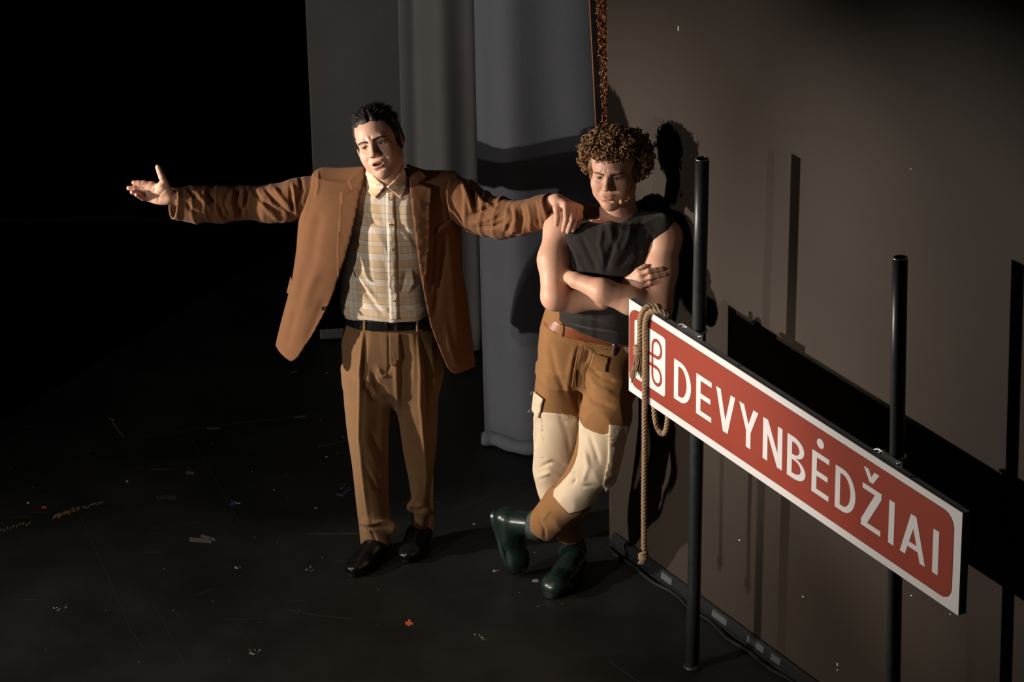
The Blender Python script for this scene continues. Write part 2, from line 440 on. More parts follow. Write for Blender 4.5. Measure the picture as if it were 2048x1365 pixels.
# ================================================================== the setting
def quadbox(name, pts4, thick, nrm, mat, parent=None, **kw):
    nrm = np.asarray(nrm, float); a = [np.asarray(p, float) for p in pts4]; b = [p - nrm * thick for p in a]
    return mk(name, a + b, [(0, 1, 2, 3), (7, 6, 5, 4), (0, 4, 5, 1), (1, 5, 6, 2), (2, 6, 7, 3), (3, 7, 4, 0)], mat, parent, smooth=False, **kw)
def floor_mat():
    m, nt, b = nodes('black_stage_floor'); L = nt.links.new
    tc = N(nt, 'ShaderNodeTexCoord'); src = tc.outputs['Object']
    base = N(nt, 'ShaderNodeTexNoise', Scale=3., Detail=6.); L(src, base.inputs['Vector'])
    cr = N(nt, 'ShaderNodeValToRGB'); L(base.outputs['Fac'], cr.inputs[0])
    cr.color_ramp.elements[0].position = .35; cr.color_ramp.elements[0].color = (.0085, .0088, .0076, 1)
    cr.color_ramp.elements[1].position = .7; cr.color_ramp.elements[1].color = (.017, .017, .0145, 1)
    prev = cr.outputs[0]
    for i, (ang, s, lo, col) in enumerate([(.25, (2.2, 34, 1), .69, (.07, .067, .052)), (-.9, (1.6, 44, 1), .72, (.065, .063, .052)), (.1, (60, 75, 1), .765, (.12, .11, .08)), (.45, (.8, 60, 1), .71, (.055, .052, .042))]):
        mp = N(nt, 'ShaderNodeMapping'); mp.inputs['Rotation'].default_value = (0, 0, ang); mp.inputs['Scale'].default_value = s; mp.inputs['Location'].default_value = (i * 7.3, i * 3.1, 0)
        L(src, mp.inputs['Vector'])
        n = N(nt, 'ShaderNodeTexNoise', Scale=1., Detail=4., Roughness=.6); L(mp.outputs[0], n.inputs['Vector'])
        r = N(nt, 'ShaderNodeMapRange'); L(n.outputs['Fac'], r.inputs[0]); r.inputs[1].default_value = lo; r.inputs[2].default_value = lo + .05
        mx = N(nt, 'ShaderNodeMix', data_type='RGBA'); L(r.outputs[0], mx.inputs[0]); L(prev, mx.inputs[6]); mx.inputs[7].default_value = col + (1,)
        prev = mx.outputs[2]
    L(prev, b.inputs['Base Color'])
    rr = N(nt, 'ShaderNodeMapRange'); L(base.outputs['Fac'], rr.inputs[0]); rr.inputs[3].default_value = .42; rr.inputs[4].default_value = .62
    L(rr.outputs[0], b.inputs['Roughness']); b.inputs['Specular IOR Level'].default_value = .35
    return m
floor_ = mk('floor', [(-7, 5, 0), (4, 5, 0), (4, 20, 0), (-7, 20, 0), (-7, 5, -.2), (4, 5, -.2), (4, 20, -.2), (-7, 20, -.2)],
            [(0, 1, 2, 3), (7, 6, 5, 4), (0, 4, 5, 1), (1, 5, 6, 2), (2, 6, 7, 3), (3, 7, 4, 0)], floor_mat(), smooth=False, kind='structure')
# wall on the right: a painted flat running towards the viewer
WA = onfloor(1280, 1125); WB = onfloor(1600, 1362); WD = (WB - WA) / np.linalg.norm(WB - WA); WN = V(WD[1], -WD[0], 0); UP = V(0, 0, 1)
WE = onplane(1214, 130, WA, WN); WE[2] = 0
def wall_mat():
    m, nt, b = nodes('brown_flat_paint'); L = nt.links.new
    tc = N(nt, 'ShaderNodeTexCoord'); n = N(nt, 'ShaderNodeTexNoise', Scale=2.5, Detail=6.); L(tc.outputs['Object'], n.inputs['Vector'])
    mx = N(nt, 'ShaderNodeMix', data_type='RGBA'); mx.inputs[6].default_value = (.030, .0215, .0155, 1); mx.inputs[7].default_value = (.039, .0285, .0205, 1); L(n.outputs['Fac'], mx.inputs[0])
    n2 = N(nt, 'ShaderNodeTexNoise', Scale=38., Detail=6., Roughness=.7); L(tc.outputs['Object'], n2.inputs['Vector'])
    r = N(nt, 'ShaderNodeMapRange'); L(n2.outputs['Fac'], r.inputs[0]); r.inputs[1].default_value = .74; r.inputs[2].default_value = .8
    m2 = N(nt, 'ShaderNodeMix', data_type='RGBA'); L(r.outputs[0], m2.inputs[0]); L(mx.outputs[2], m2.inputs[6]); m2.inputs[7].default_value = (.075, .06, .047, 1)
    L(m2.outputs[2], b.inputs['Base Color']); b.inputs['Roughness'].default_value = .75; b.inputs['Specular IOR Level'].default_value = .25
    n3 = N(nt, 'ShaderNodeTexNoise', Scale=160., Detail=3.); L(tc.outputs['Object'], n3.inputs['Vector'])
    bp = N(nt, 'ShaderNodeBump', Strength=.15, Distance=.002); L(n3.outputs['Fac'], bp.inputs['Height']); L(bp.outputs[0], b.inputs['Normal'])
    return m
M_wall = wall_mat()
wall = quadbox('wall_right', [WE, WE + WD * 4.6, WE + WD * 4.6 + UP * 4.4, WE + UP * 4.4], .05, WN, M_wall, kind='structure')
M_black = plain('black_paint', (.006, .006, .006), .5, 0, .3)
M_tape_grey = plain('grey_tape', (.06, .062, .065), .6)
M_tape_black = plain('black_tape', (.012, .013, .014), .35)
sk = MB(); s0 = WE + WD * .05
for a, b_, h, pr in ((0, 4.5, .052, .022),):
    A0, A1 = s0 + WD * a, s0 + WD * b_
    prof = [(.0, 0), (pr + .012, 0), (pr + .012, .012), (pr, .02), (pr - .004, h - .008), (pr - .012, h), (0, h)]
    vs = [q + WN * x + UP * z for q in (A0, A1) for x, z in prof]; k = len(prof)
    sk.add(vs, [(i, i + k, (i + 1) % k + k, (i + 1) % k) for i in range(k)] + [tuple(range(k)), tuple(range(k, 2 * k))[::-1]])
base_ = sk.build('baseboard_right', M_tape_black, kind='structure', smooth=False)
cable = MB(); cpts = [s0 + WD * (.02 + 4.4 * i / 60) + WN * (.046 + .008 * math.sin(i * 1.7) + .006 * math.sin(i * .6)) + UP * .008 for i in range(61)]
cb_ = MB().tube(cpts, .008, 8).build('floor_cable', M_black, label='thin black cable lying along the foot of the brown wall', cat='cable')
def wallu(px, py):
    p = onplane(px, py, WA, WN); return (p - s0) @ WD
for (px, py, ln) in ((1342, 1155, .075), (1448, 1232, .10), (1520, 1297, .11), (1560, 1328, .06)):
    u = wallu(px, py); A0 = s0 + WD * (u - ln / 2) + WN * .0235; e = WD * ln
    quadbox('tape_strip', [A0 + UP * .017, A0 + e + UP * .017, A0 + e - WN * .006 + UP * .046, A0 - WN * .006 + UP * .046], .001, WN, M_tape_grey, base_)
M_chip = plain('bare_chip', (.62, .58, .52), .7)
for (px, py, w_, h_) in ((1357, 57, 2, 9), (1479, 1081, 2.4, 3), (1675, 1330, 2, 6), (1675, 1341, 2, 3), (1606, 1194, 3, 3), (1822, 338, 2, 2), (1823, 1192, 3, 2), (1901, 1229, 2.5, 2), (1426, 612, 1.6, 1.6)):
    a = [onplane(px + sx * w_ / 2, py + sy * h_ / 2, WA, WN) + WN * .0012 for sx, sy in ((-1, 1), (1, 1), (1, -1), (-1, -1))]
    quadbox('paint_chip', a, .001, WN, M_chip, wall)
# gilded frame standing behind the end of the wall
YF = 12.86
M_gilt = plain('old_gilding', (.27, .10, .04), .45, .3, .5, 90, .4, .4)
M_gilt_dark = plain('dark_gilt_ground', (.17, .062, .026), .6)
fr = root('gilded_frame', P(1215, 1040, YF) * V(1, 1, 0), 'tall carved gilt frame standing upright behind the end of the brown wall', 'frame')
def fx(px, py, dy=0.): return P(px + (py - 0) * .052, py, YF + dy)
def fstrip(x0, x1, dy, th, name, mat):
    y0, y1 = -260, 1010
    a = [fx(x0, y1, dy), fx(x1, y1, dy), fx(x1, y0, dy), fx(x0, y0, dy)]
    return quadbox(name, a, th, V(0, -1, 0), mat, fr)
fstrip(1181, 1192.5, .02, .02, 'rebate', M_black)
fstrip(1192, 1222, .01, .05, 'moulding', M_gilt_dark)
bead = MB(); bead.tube([fx(1179.5, y, 0) for y in range(-260, 1011, 30)], .0034, 8); bead.build('inner_bead', M_gilt, fr)
r_ = random.Random(5); sc_m = MB()
for y in np.arange(-240, 1000, 8.):
    for side in (1195.5, 1202.5, 1209, 1216):
        cx, cy = side + r_.uniform(-2, 2), y + r_.uniform(-4, 4); a0 = r_.uniform(0, 6.28); hand = r_.choice((-1, 1)); rad = r_.uniform(3.8, 6.4); tw = r_.uniform(2.6, 4.6)
        pts = []
        for t in np.linspace(0, 1, 9):
            rr = rad * (1 - .72 * t); a = a0 + hand * tw * t
            pts.append(fx(cx + rr * math.cos(a), cy + rr * math.sin(a), .006 - .006 * t))
        sc_m.tube(pts, [.0012 + .0026 * math.sin(.3 + 2.6 * t) for t in np.linspace(0, 1, 9)], 5)
sc_m.build('scroll_carving', M_gilt, fr, kind='stuff')
# curtains
def curtain(name, px0, px1, Y, amp, freq, seed, mat, label, hem=0., lean=0., z1=4.6):
    xa = P(px0, 300, Y)[0]; xb = P(px1, 300, Y)[0]; nu, nv = int((xb - xa) * 150), 46
    vs = []; fs = []
    for j in range(nv + 1):
        z = .012 + (z1 - .012) * j / nv
        for i in range(nu + 1):
            u = i / nu; s = u * (xb - xa)
            ph = freq * s * 6.283 + .5 * math.sin(z * .7 + seed) + 1.3 * math.sin(s * 2.3 * freq + seed * 2) + seed
            y = Y + amp * (.75 + .25 * math.sin(z * .9 + s * 3)) * (math.sin(ph) + .35 * math.sin(2.3 * ph + z * .5 + 1)) + .006 * math.sin(z * 4 + s * 9 + seed)
            x = xa + s + lean * (z - 1.5) + .35 * amp * math.cos(ph)
            vs.append((x, y, z))
    k = nu + 1
    for j in range(nv):
        for i in range(nu): fs.append((j * k + i, j * k + i + 1, (j + 1) * k + i + 1, (j + 1) * k + i))
    n0 = len(vs)
    vs += [(x, y + .006, z) for x, y, z in vs]
    fs += [tuple(q + n0 for q in f[::-1]) for f in fs]
    for j in range(nv):
        fs.append((j * k, (j + 1) * k, n0 + (j + 1) * k, n0 + j * k)); fs.append((j * k + nu, n0 + j * k + nu, n0 + (j + 1) * k + nu, (j + 1) * k + nu))
    for i in range(nu): fs.append((i, n0 + i, n0 + i + 1, i + 1))
    o = mk(name, vs, fs, mat, base=((xa + xb) / 2, Y, 0), label=label, cat='curtain')
    if hem:
        pts = [V(vs[i][0], vs[i][1] - .012, .03) for i in range(0, nu + 1, 2)]
        pts = [pts[0] + V(-.012, 0, .002)] + pts
        MB().tube(pts, [.026] + [.029 + .002 * math.sin(i * 1.1) for i in range(len(pts) - 1)], 12).build('hem_roll', mat, o)
        sp = [V(pts[0][0] - .001, pts[0][1], .03) + (.026 - .0016 * t) * V(0, math.cos(t), math.sin(t)) for t in np.linspace(0, 14, 40)]
        MB().tube(sp, .0022, 5).build('hem_edge', mat, o)
    return o
M_curA = cloth('blue_grey_drape', (.31, .325, .37), .95, 500, .3, .1, .2, 6, (1, 1, .12))
M_curB = cloth('warm_grey_drape', (.31, .297, .29), .95, 500, .3, .1, .2, 6, (1, 1, .12))
M_curC = cloth('dark_grey_drape', (.175, .168, .163), .95, 500, .3, .1, .2, 6, (1, 1, .12))
M_back = cloth('black_drape', (.0045, .0038, .0032), .95, 500, .2, .3, .0, 1.2)
curtain('stage_curtain', 961, 1226, 13.40, .060, 2.3, .6, M_curA, 'blue-grey curtain with rolled hem hanging beside the gilded frame', hem=1, lean=-.004)
curtain('stage_curtain', 797, 1010, 14.42, .06, 2.4, 2.2, M_curB, 'warm grey pleated curtain hanging behind the man in the brown jacket', lean=-.006)
curtain('stage_curtain', 622, 830, 14.60, .014, 1.5, 4.0, M_curC, 'darkest grey flat curtain at the edge of the black backdrop', lean=-.006)
curtain('stage_curtain', -2300, 1500, 16.2, .05, 1.2, 1.0, M_back, 'wide black drape closing off the dark back of the stage')
# unseen black flat added on the left to keep the side light off the curtains
mk('light_block_left', [(-5.6, 11.73, 0), (-3.19, 11.73, 0), (-3.19, 11.77, 0), (-5.6, 11.77, 0), (-5.6, 11.73, 4.5), (-3.19, 11.73, 4.5), (-3.19, 11.77, 4.5), (-5.6, 11.77, 4.5)],
   [(3, 2, 1, 0), (4, 5, 6, 7), (0, 1, 5, 4), (1, 2, 6, 5), (2, 3, 7, 6), (3, 0, 4, 7)], M_back, smooth=False, kind='structure')
# marks on the floor
MT = dict(red=plain('red_tape', (.55, .05, .025), .6), orange=plain('orange_tape', (.55, .12, .03), .6), white=plain('white_tape', (.5, .5, .46), .6),
          grey=plain('grey_scuff', (.10, .092, .075), .7), tan=plain('bare_wood_scuff', (.22, .11, .05), .7), blue=plain('blue_tape', (.03, .045, .16), .6), dim=plain('worn_line', (.019, .019, .016), .6))
def mark(name, px, py, w_, h_, ang, mat, z=.0012):
    ca, sa = math.cos(ang), math.sin(ang)
    a = [onfloor(px + ca * sx * w_ / 2 - sa * sy * h_ / 2, py + sa * sx * w_ / 2 + ca * sy * h_ / 2, z) for sx, sy in ((-1, 1), (1, 1), (1, -1), (-1, -1))]
    return quadbox(name, a, z - .0001, UP, MT[mat], floor_)
mark('tape_scrap', 88, 1015, 10, 4, 0, 'red'); mark('tape_scrap', 818, 1247, 15, 5, .1, 'orange'); mark('tape_scrap', 818, 1246, 5, 12, .2, 'orange', .0016)
mark('tape_scrap', 56, 1006, 5, 2.5, 0, 'white'); mark('tape_scrap', 254, 963, 4, 2.5, 0, 'white'); mark('tape_scrap', 653, 914, 4, 2, 0, 'white'); mark('tape_scrap', 588, 744, 12, 3, -.4, 'grey'); mark('tape_scrap', 653, 746, 8, 2, -.1, 'red')
mark('tape_scrap', 693, 983, 14, 7, -.6, 'blue'); mark('tape_scrap', 466, 1008, 10, 6, -.5, 'blue'); mark('tape_scrap', 1006, 1073, 7, 5, -.1, 'orange')
for q in ((380, 946, 16, 5, .1), (401, 1081, 44, 8, .08), (416, 1076, 30, 5, .3), (427, 857, 26, 2, -.05), (680, 990, 14, 3, .2), (600, 834, 22, 1.6, -.1)): mark('worn_patch', *q[:5], 'grey')
r_ = random.Random(11)
for i in range(20): mark('wood_scuff', 108 + i * 2.6 + r_.uniform(-1, 1), 1034 - i * .95 + r_.uniform(-3, 3), 1.8, 7 + r_.uniform(-3, 3), .5, 'tan')
for i in range(12): mark('wood_scuff', 166 + i * 3.6, 1016 - i * 1.0 + r_.uniform(-2, 2), 1.5, 4, .5, 'tan')
for i in range(10): mark('wood_scuff', 2 + i * 6.4, 1062 - i * 1.9 + r_.uniform(-3, 3), 2, 5, .5, 'tan')
for i in range(9): mark('wood_scuff', 221 + i * 3 + r_.uniform(-1, 1), 838 + i * 4.4, 2, 6, -.5, 'tan')
for i in range(9): mark('wood_scuff', 640 + i * 6, 893 - i * 1.3, 1.5, 4, .4, 'grey')
for i in range(10): mark('wood_scuff', 314 + i * 4, 996 + r_.uniform(-2, 2), 1.3, 7, .1, 'grey')
for (cx, cy, n_, s_) in ((508, 1304, 12, 12), (1068, 1161, 7, 7), (993, 1142, 6, 6), (960, 1275, 9, 14), (470, 1003, 7, 9), (692, 979, 7, 9), (120, 1216, 8, 14), (620, 1138, 6, 12), (476, 1136, 5, 5)):
    for i in range(n_): mark('chalk_fleck', cx + r_.uniform(-s_, s_), cy + r_.uniform(-s_ * .45, s_ * .45), r_.uniform(2, 6), 1.2, r_.uniform(-1.2, .8), 'grey' if r_.random() < .6 else 'white')
for i in range(46): mark('chalk_fleck', r_.uniform(5, 1180), r_.uniform(800, 1355), r_.uniform(1.5, 4), r_.uniform(1, 1.8), r_.uniform(-.6, .6), r_.choice(('grey', 'grey', 'tan', 'white')))
def line(pts, wd, mat):
    for a, b in zip(pts[:-1], pts[1:]):
        L_ = math.hypot(b[0] - a[0], b[1] - a[1]); mark('floor_scratch', (a[0] + b[0]) / 2, (a[1] + b[1]) / 2, L_, wd, math.atan2(b[1] - a[1], b[0] - a[0]), mat)
line([(352, 830), (400, 905), (446, 985), (482, 1052)], 1.3, 'dim'); line([(290, 875), (372, 862), (460, 848), (600, 832), (640, 826)], 2.2, 'dim'); line([(150, 1010), (210, 1140), (262, 1262), (290, 1300)], 1.3, 'dim')
line([(574, 1219), (640, 1232), (704, 1238)], 1.8, 'dim'); line([(310, 1210), (350, 1290), (384, 1362)], 1.2, 'dim'); line([(470, 1240), (520, 1320)], 1.2, 'dim'); line([(390, 1192), (428, 1178)], 1.4, 'dim'); line([(1215, 1320), (1282, 1366)], 1.5, 'dim')
# ================================================================== the town sign on its two poles
p1b = onfloor(1385, 1335); SP = p1b + WN * .05
S_TL, S_TR = onplane(1258, 598, SP, WN), onplane(1925, 1027, SP, WN); S_BL = onplane(1253, 777, SP, WN)
EU = (S_TR - S_TL); SL = np.linalg.norm(EU); EU /= SL; SH = .349; EV = np.cross(EU, WN) ; EV = EV if EV[2] > 0 else -EV
S0 = S_TL - EV * SH
M_white = plain('white_sheet', (.63, .617, .612), .38, 0, .4, 8, .02, .02)
M_red = plain('sign_red', (.255, .043, .026), .42, 0, .3, 8, .04, .02)
M_rim = plain('red_print_edge', (.17, .04, .03), .5)
M_frame = plain('dark_grey_frame', (.12, .12, .122), .6)
M_pole = plain('dark_painted_steel', (.028, .032, .033), .38, .25, .5, 35, .45, .25)
M_steel = plain('bright_steel', (.55, .55, .53), .28, .95, .5)
def spt(u, v, n=0.): return S0 + EU * u + EV * v + WN * n
sign = root('town_sign', p1b, 'red and white town name sign board clamped to two dark poles', 'sign')
def sbox(name, u0, u1, v0, v1, n0, n1, mat, parent, **kw):
    return MB().boxv(spt((u0 + u1) / 2, (v0 + v1) / 2, (n0 + n1) / 2), EU * (u1 - u0) / 2, EV * (v1 - v0) / 2, WN * (n1 - n0) / 2).build(name, mat, parent, smooth=False, **kw)
D_ = .026
board = sbox('sign_board', 0, SL, 0, SH, -.004, 0, M_white, sign)
rim = MB()
for (u0, u1, v0, v1) in ((.001, SL - .001, SH - .006, SH - .001), (.001, SL - .001, .001, .006), (.001, .006, .006, SH - .006), (SL - .006, SL - .001, .006, SH - .006)):
    rim.boxv(spt((u0 + u1) / 2, (v0 + v1) / 2, -.004 - D_ / 2), EU * (u1 - u0) / 2, EV * (v1 - v0) / 2, WN * D_ / 2)
rim.boxv(spt(SL / 2, SH / 2, -.02), EU * (SL / 2 - .006), EV * (SH / 2 - .006), WN * .002)
frm = rim.build('edge_frame', M_frame, sign, smooth=False)
for u in (.225, .70, 1.72): MB().tube([spt(u, SH - .002, -.016), spt(u, SH + .0008, -.016)], .0045, 10).build('rivet', M_black, frm)
def flat(name, outer, holes, n, mat, parent, th=.0008):
    """flat print on the board: outline (u,v) with optional matching hole outline"""
    if holes is None:
        k = len(outer); vs = [spt(u, v, n + th) for u, v in outer] + [spt(u, v, n) for u, v in outer]
        fs = [tuple(range(k))] + [(i, i + k, (i + 1) % k + k, (i + 1) % k) for i in range(k)]
        return mk(name, vs, fs, mat, parent, smooth=False)
    vs, fs = [], []
    for o_, h_ in zip(outer, holes):
        k = len(o_); b = len(vs)
        vs += [spt(u, v, n + th) for u, v in o_] + [spt(u, v, n + th) for u, v in h_] + [spt(u, v, n) for u, v in o_] + [spt(u, v, n) for u, v in h_]
        for i in range(k):
            j = (i + 1) % k; fs += [(b + i, b + j, b + k + j, b + k + i), (b + i, b + 2 * k + i, b + 2 * k + j, b + j), (b + k + i, b + k + j, b + 3 * k + j, b + 3 * k + i)]
    return mk(name, vs, fs, mat, parent, smooth=False)
def rrect(u0, u1, v0, v1, ru, rv=None, n=7):
    rv = rv or ru; out = []
    for cx, cy, a0 in ((u1 - ru, v1 - rv, 0), (u0 + ru, v1 - rv, 90), (u0 + ru, v0 + rv, 180), (u1 - ru, v0 + rv, 270)):
        for i in range(n + 1): a = math.radians(a0 + 90 * i / n); out.append((cx + ru * math.cos(a), cy + rv * math.sin(a)))
    return out
def suv(px, py):
    p = onplane(px, py, SP, WN) - S0; return p @ EU, p @ EV
ru0, ru1 = suv(1259, 690)[0], suv(1905, 1130)[0]
rv0, rv1 = .030, SH - .026
flat('red_field_edge', rrect(ru0 - .0012, ru1 + .0012, rv0 - .0012, rv1 + .0012, .056, .05), None, .0002, M_rim, board)
red = flat('red_field', rrect(ru0, ru1, rv0, rv1, .055, .049), None, .0006, M_red, board)
# lettering
c_b, c_t = suv(1349, 794)[1], suv(1349.5, 715)[1]; d_b, d_t = suv(1867, 1148)[1], suv(1867, 1059)[1]
CB, CT = (c_b + d_b) / 2, (c_t + d_t) / 2; CH = CT - CB
def ucol(px): return suv(px, 755 + (px - 1349) * .667)[0]
SX, SY = .0285, .0185
def glyph(ch, px0, px1):
    u0, u1 = ucol(px0), ucol(px1); Wd = u1 - u0; x = lambda a: u0 + a * Wd
    y = lambda b: CB + b * CH; s, t = SX, SY
    N0 = .0014
    def poly(nm, pts): return flat(nm, pts, None, N0, M_white, board)
    if ch == 'I': return poly('letter', [(u0, CB), (u1, CB), (u1, CT), (u0, CT)])
    if ch == 'E': return poly('letter', [(u0, CB), (u1, CB), (u1, CB + t), (u0 + s, CB + t), (u0 + s, y(.5) - t / 2), (u1 - .07 * Wd, y(.5) - t / 2), (u1 - .07 * Wd, y(.5) + t / 2), (u0 + s, y(.5) + t / 2), (u0 + s, CT - t), (u1, CT - t), (u1, CT), (u0, CT)])
    if ch == 'V': return poly('letter', [(u0, CT), (x(.5) - s * .52, CB), (x(.5) + s * .52, CB), (u1, CT), (u1 - s * 1.02, CT), (x(.5), CB + .30 * CH), (u0 + s * 1.02, CT)])
    if ch == 'Y': return poly('letter', [(u0, CT), (x(.5) - s / 2, y(.40)), (x(.5) - s / 2, CB), (x(.5) + s / 2, CB), (x(.5) + s / 2, y(.40)), (u1, CT), (u1 - s * 1.08, CT), (x(.5), y(.58)), (u0 + s * 1.08, CT)])
    if ch == 'N': return poly('letter', [(u0, CB), (u0 + s, CB), (u0 + s, y(.66)), (u1 - s * 1.05, CB), (u1, CB), (u1, CT), (u1 - s, CT), (u1 - s, y(.34)), (u0 + s * 1.05, CT), (u0, CT)])
    if ch == 'Z': return poly('letter', [(u0, CB), (u1, CB), (u1, CB + t), (u0 + s * 1.25, CB + t), (u1, CT - t * 1.1), (u1, CT), (u0 + .04 * Wd, CT), (u0 + .04 * Wd, CT - t), (u1 - s * 1.3, CT - t), (u0, CB + t * 1.1)])
    if ch == 'A':
        h1, h2 = .22, .22 + t / CH
        ex = lambda b, q: q * (1 - b)     # leg edges
        Lo = lambda b: x(0) + (x(.5) - s * .52 - x(0)) * b; Li = lambda b: u0 + s * 1.02 + (x(.5) - u0 - s * 1.02) * b / .70
        Ro = lambda b: u1 - (Lo(b) - u0); Ri = lambda b: u1 - (Li(b) - u0)
        m = MB(); q = lambda pts: m.add([spt(a, y(b), N0 + .0008) for a, b in pts] + [spt(a, y(b), N0) for a, b in pts], [tuple(range(len(pts)))] + [(i, i + len(pts), (i + 1) % len(pts) + len(pts), (i + 1) % len(pts)) for i in range(len(pts))])
        q([(u0, 0), (Li(0), 0), (Li(.7), .7), (x(.5), 1), (Lo(1), 1)]); q([(Ri(0), 0), (u1, 0), (Ro(1), 1), (x(.5), 1), (Ri(.7), .7)])
        q([(Li(h1), h1), (Ri(h1), h1), (Ri(h2), h2), (Li(h2), h2)])
        return m.build('letter', M_white, board, smooth=False)
    if ch in 'DB':
        def bowl(b0, b1, uR, ss, tb=t, tt=t):
            o, h = [], []
            ru, rv = (uR - u0) * .62, (b1 - b0) / 2 * .96
            o.append((u0, b0)); h.append((u0 + s, b0 + tb)); o.append((uR - ru, b0)); h.append((uR - ru, b0 + tb))
            for a in np.linspace(-90, 90, 19):
                a = math.radians(a); cy = (b0 + b1) / 2
                o.append((uR - ru + ru * math.cos(a), cy + (b1 - b0) / 2 * math.sin(a))); h.append((uR - ru + max(ru - ss, .002) * math.cos(a), cy + (tb - tt) / 2 + ((b1 - b0) / 2 - (tb + tt) / 2) * math.sin(a)))
            o.append((uR - ru, b1)); h.append((uR - ru, b1 - tt)); o.append((u0, b1)); h.append((u0 + s, b1 - tt))
            return o, h
        if ch == 'D': o, h = bowl(CB, CT, u1, s * 1.02); return flat('letter', [o], [h], N0, M_white, board)
        o1, h1 = bowl(CB, y(.51), u1, s, t, t / 2); o2, h2 = bowl(y(.51), CT, u1 - .09 * Wd, s, t / 2, t)
        return flat('letter', [o1, o2], [h1, h2], N0, M_white, board)
for ch, a, b in (('D', 1349, 1383), ('E', 1393.5, 1424), ('V', 1433, 1471), ('Y', 1479, 1517), ('N', 1527, 1565.5), ('B', 1575.5, 1612.5), ('E', 1624.8, 1659), ('D', 1671.5, 1712), ('Z', 1724, 1763), ('I', 1778.5, 1789.5), ('A', 1802, 1852.6), ('I', 1866.5, 1878)):
    glyph(ch, a, b)
dc = suv(1642, 888); flat('letter_dot', [(dc[0] + .021 * math.cos(a), dc[1] + .0165 * math.sin(a)) for a in np.linspace(0, 6.283, 25)[:-1]], None, .0014, M_white, board)
zc = (ucol(1724) + ucol(1763)) / 2 - .004; cv = CT + .016
flat('letter_caron', [(zc - .044, cv + .042), (zc - .010, cv), (zc + .010, cv), (zc + .044, cv + .042), (zc + .016, cv + .042), (zc, cv + .020), (zc - .016, cv + .042)], None, .0014, M_white, board)
# emblem: white square with a looped square
e0, e1 = suv(1270, 700)[0], suv(1331.5, 740)[0]; ev0, ev1 = suv(1330, 795)[1] - .0, suv(1331, 680)[1] + .006
flat('emblem_edge', rrect(e0 - .0012, e1 + .0012, ev0 - .0012, ev1 + .0012, .016), None, .0010, M_rim, board)
flat('emblem_square', rrect(e0, e1, ev0, ev1, .015), None, .0014, M_white, board)
ec = ((e0 + e1) / 2, (ev0 + ev1) / 2); half = (e1 - e0) / 2; hv = (ev1 - ev0) / 2
path = []
q_, rl = .18, .29
for (sx, sy, a0, dr) in ((1, 1, -90, 1), (1, -1, 180, 1), (-1, -1, 90, 1), (-1, 1, 0, 1)):
    cx, cy = sx * (q_ + rl), sy * (q_ + rl)
    for i in range(19): a = math.radians(a0 + 270 * i / 18 - (90 if False else 0)); path.append((cx + rl * math.cos(a) , cy + rl * math.sin(a)))
# order: each loop leaves along one bar of the inner square and returns on the next
pts = [(ec[0] + x * half * .98, ec[1] + yv * hv * .98) for x, yv in path]
tw = .0062; o_, h_ = [], []
for i in range(len(pts)):
    a, b = np.array(pts[i - 1]), np.array(pts[(i + 1) % len(pts)]); t = (b - a) / max(np.linalg.norm(b - a), 1e-9); nn = np.array([-t[1], t[0]])
    o_.append(tuple(np.array(pts[i]) + nn * tw)); h_.append(tuple(np.array(pts[i]) - nn * tw))
flat('emblem_knot', [o_], [h_], .0021, M_red, board)
uline = ucol(1298.5) + .004  # thin dark upright line near the left end of the board
sbox('dark_line', uline - .0011, uline + .0011, .001, SH - .001, .0018, .0026, M_frame, board)
# poles and clamps
def pole(px, py_top, bx, by, name):
    t = onplane(px, py_top, p1b, WN); b = onplane(bx, by, p1b, WN); b = t + (b - t) * (t[2] / (t[2] - b[2]))
    pts = [b + (t - b) * i / 6 for i in range(7)]
    r = .0238; m = 28; ax = (t - b) / np.linalg.norm(t - b); u = np.cross(ax, V(0, 1, 0)); u /= np.linalg.norm(u); w_ = np.cross(ax, u)
    vs, fs = [], []
    rings = [(p, r) for p in pts] + [(t, r - .004), (t - ax * .10, r - .004)]
    for p, rr in rings:
        for j in range(m): a = 6.28318 * j / m; vs.append(p + rr * (math.cos(a) * u + math.sin(a) * w_))
    for i in range(len(rings) - 1):
        for j in range(m): fs.append((i * m + j, i * m + (j + 1) % m, (i + 1) * m + (j + 1) % m, (i + 1) * m + j))
    fs.append(tuple(range(m))[::-1]); fs.append(tuple(range((len(rings) - 1) * m, len(rings) * m)))
    po = mk(name, vs, fs, M_pole, sign)
    for q in po.data.polygons:
        q.use_smooth = len(q.vertices) == 4
    MB().tube([t + .0215 * (math.cos(a) * u + math.sin(a) * w_) for a in np.linspace(0, 6.283, 41)[:-1]], .0026, 6, closed=True).build('pole_rim', M_steel, po)
    return t, b, ax
pl1 = pole(1404.5, 318, 1385, 1335, 'pole'); pl2 = pole(1800.5, 516, 1786.5, 1365, 'pole')
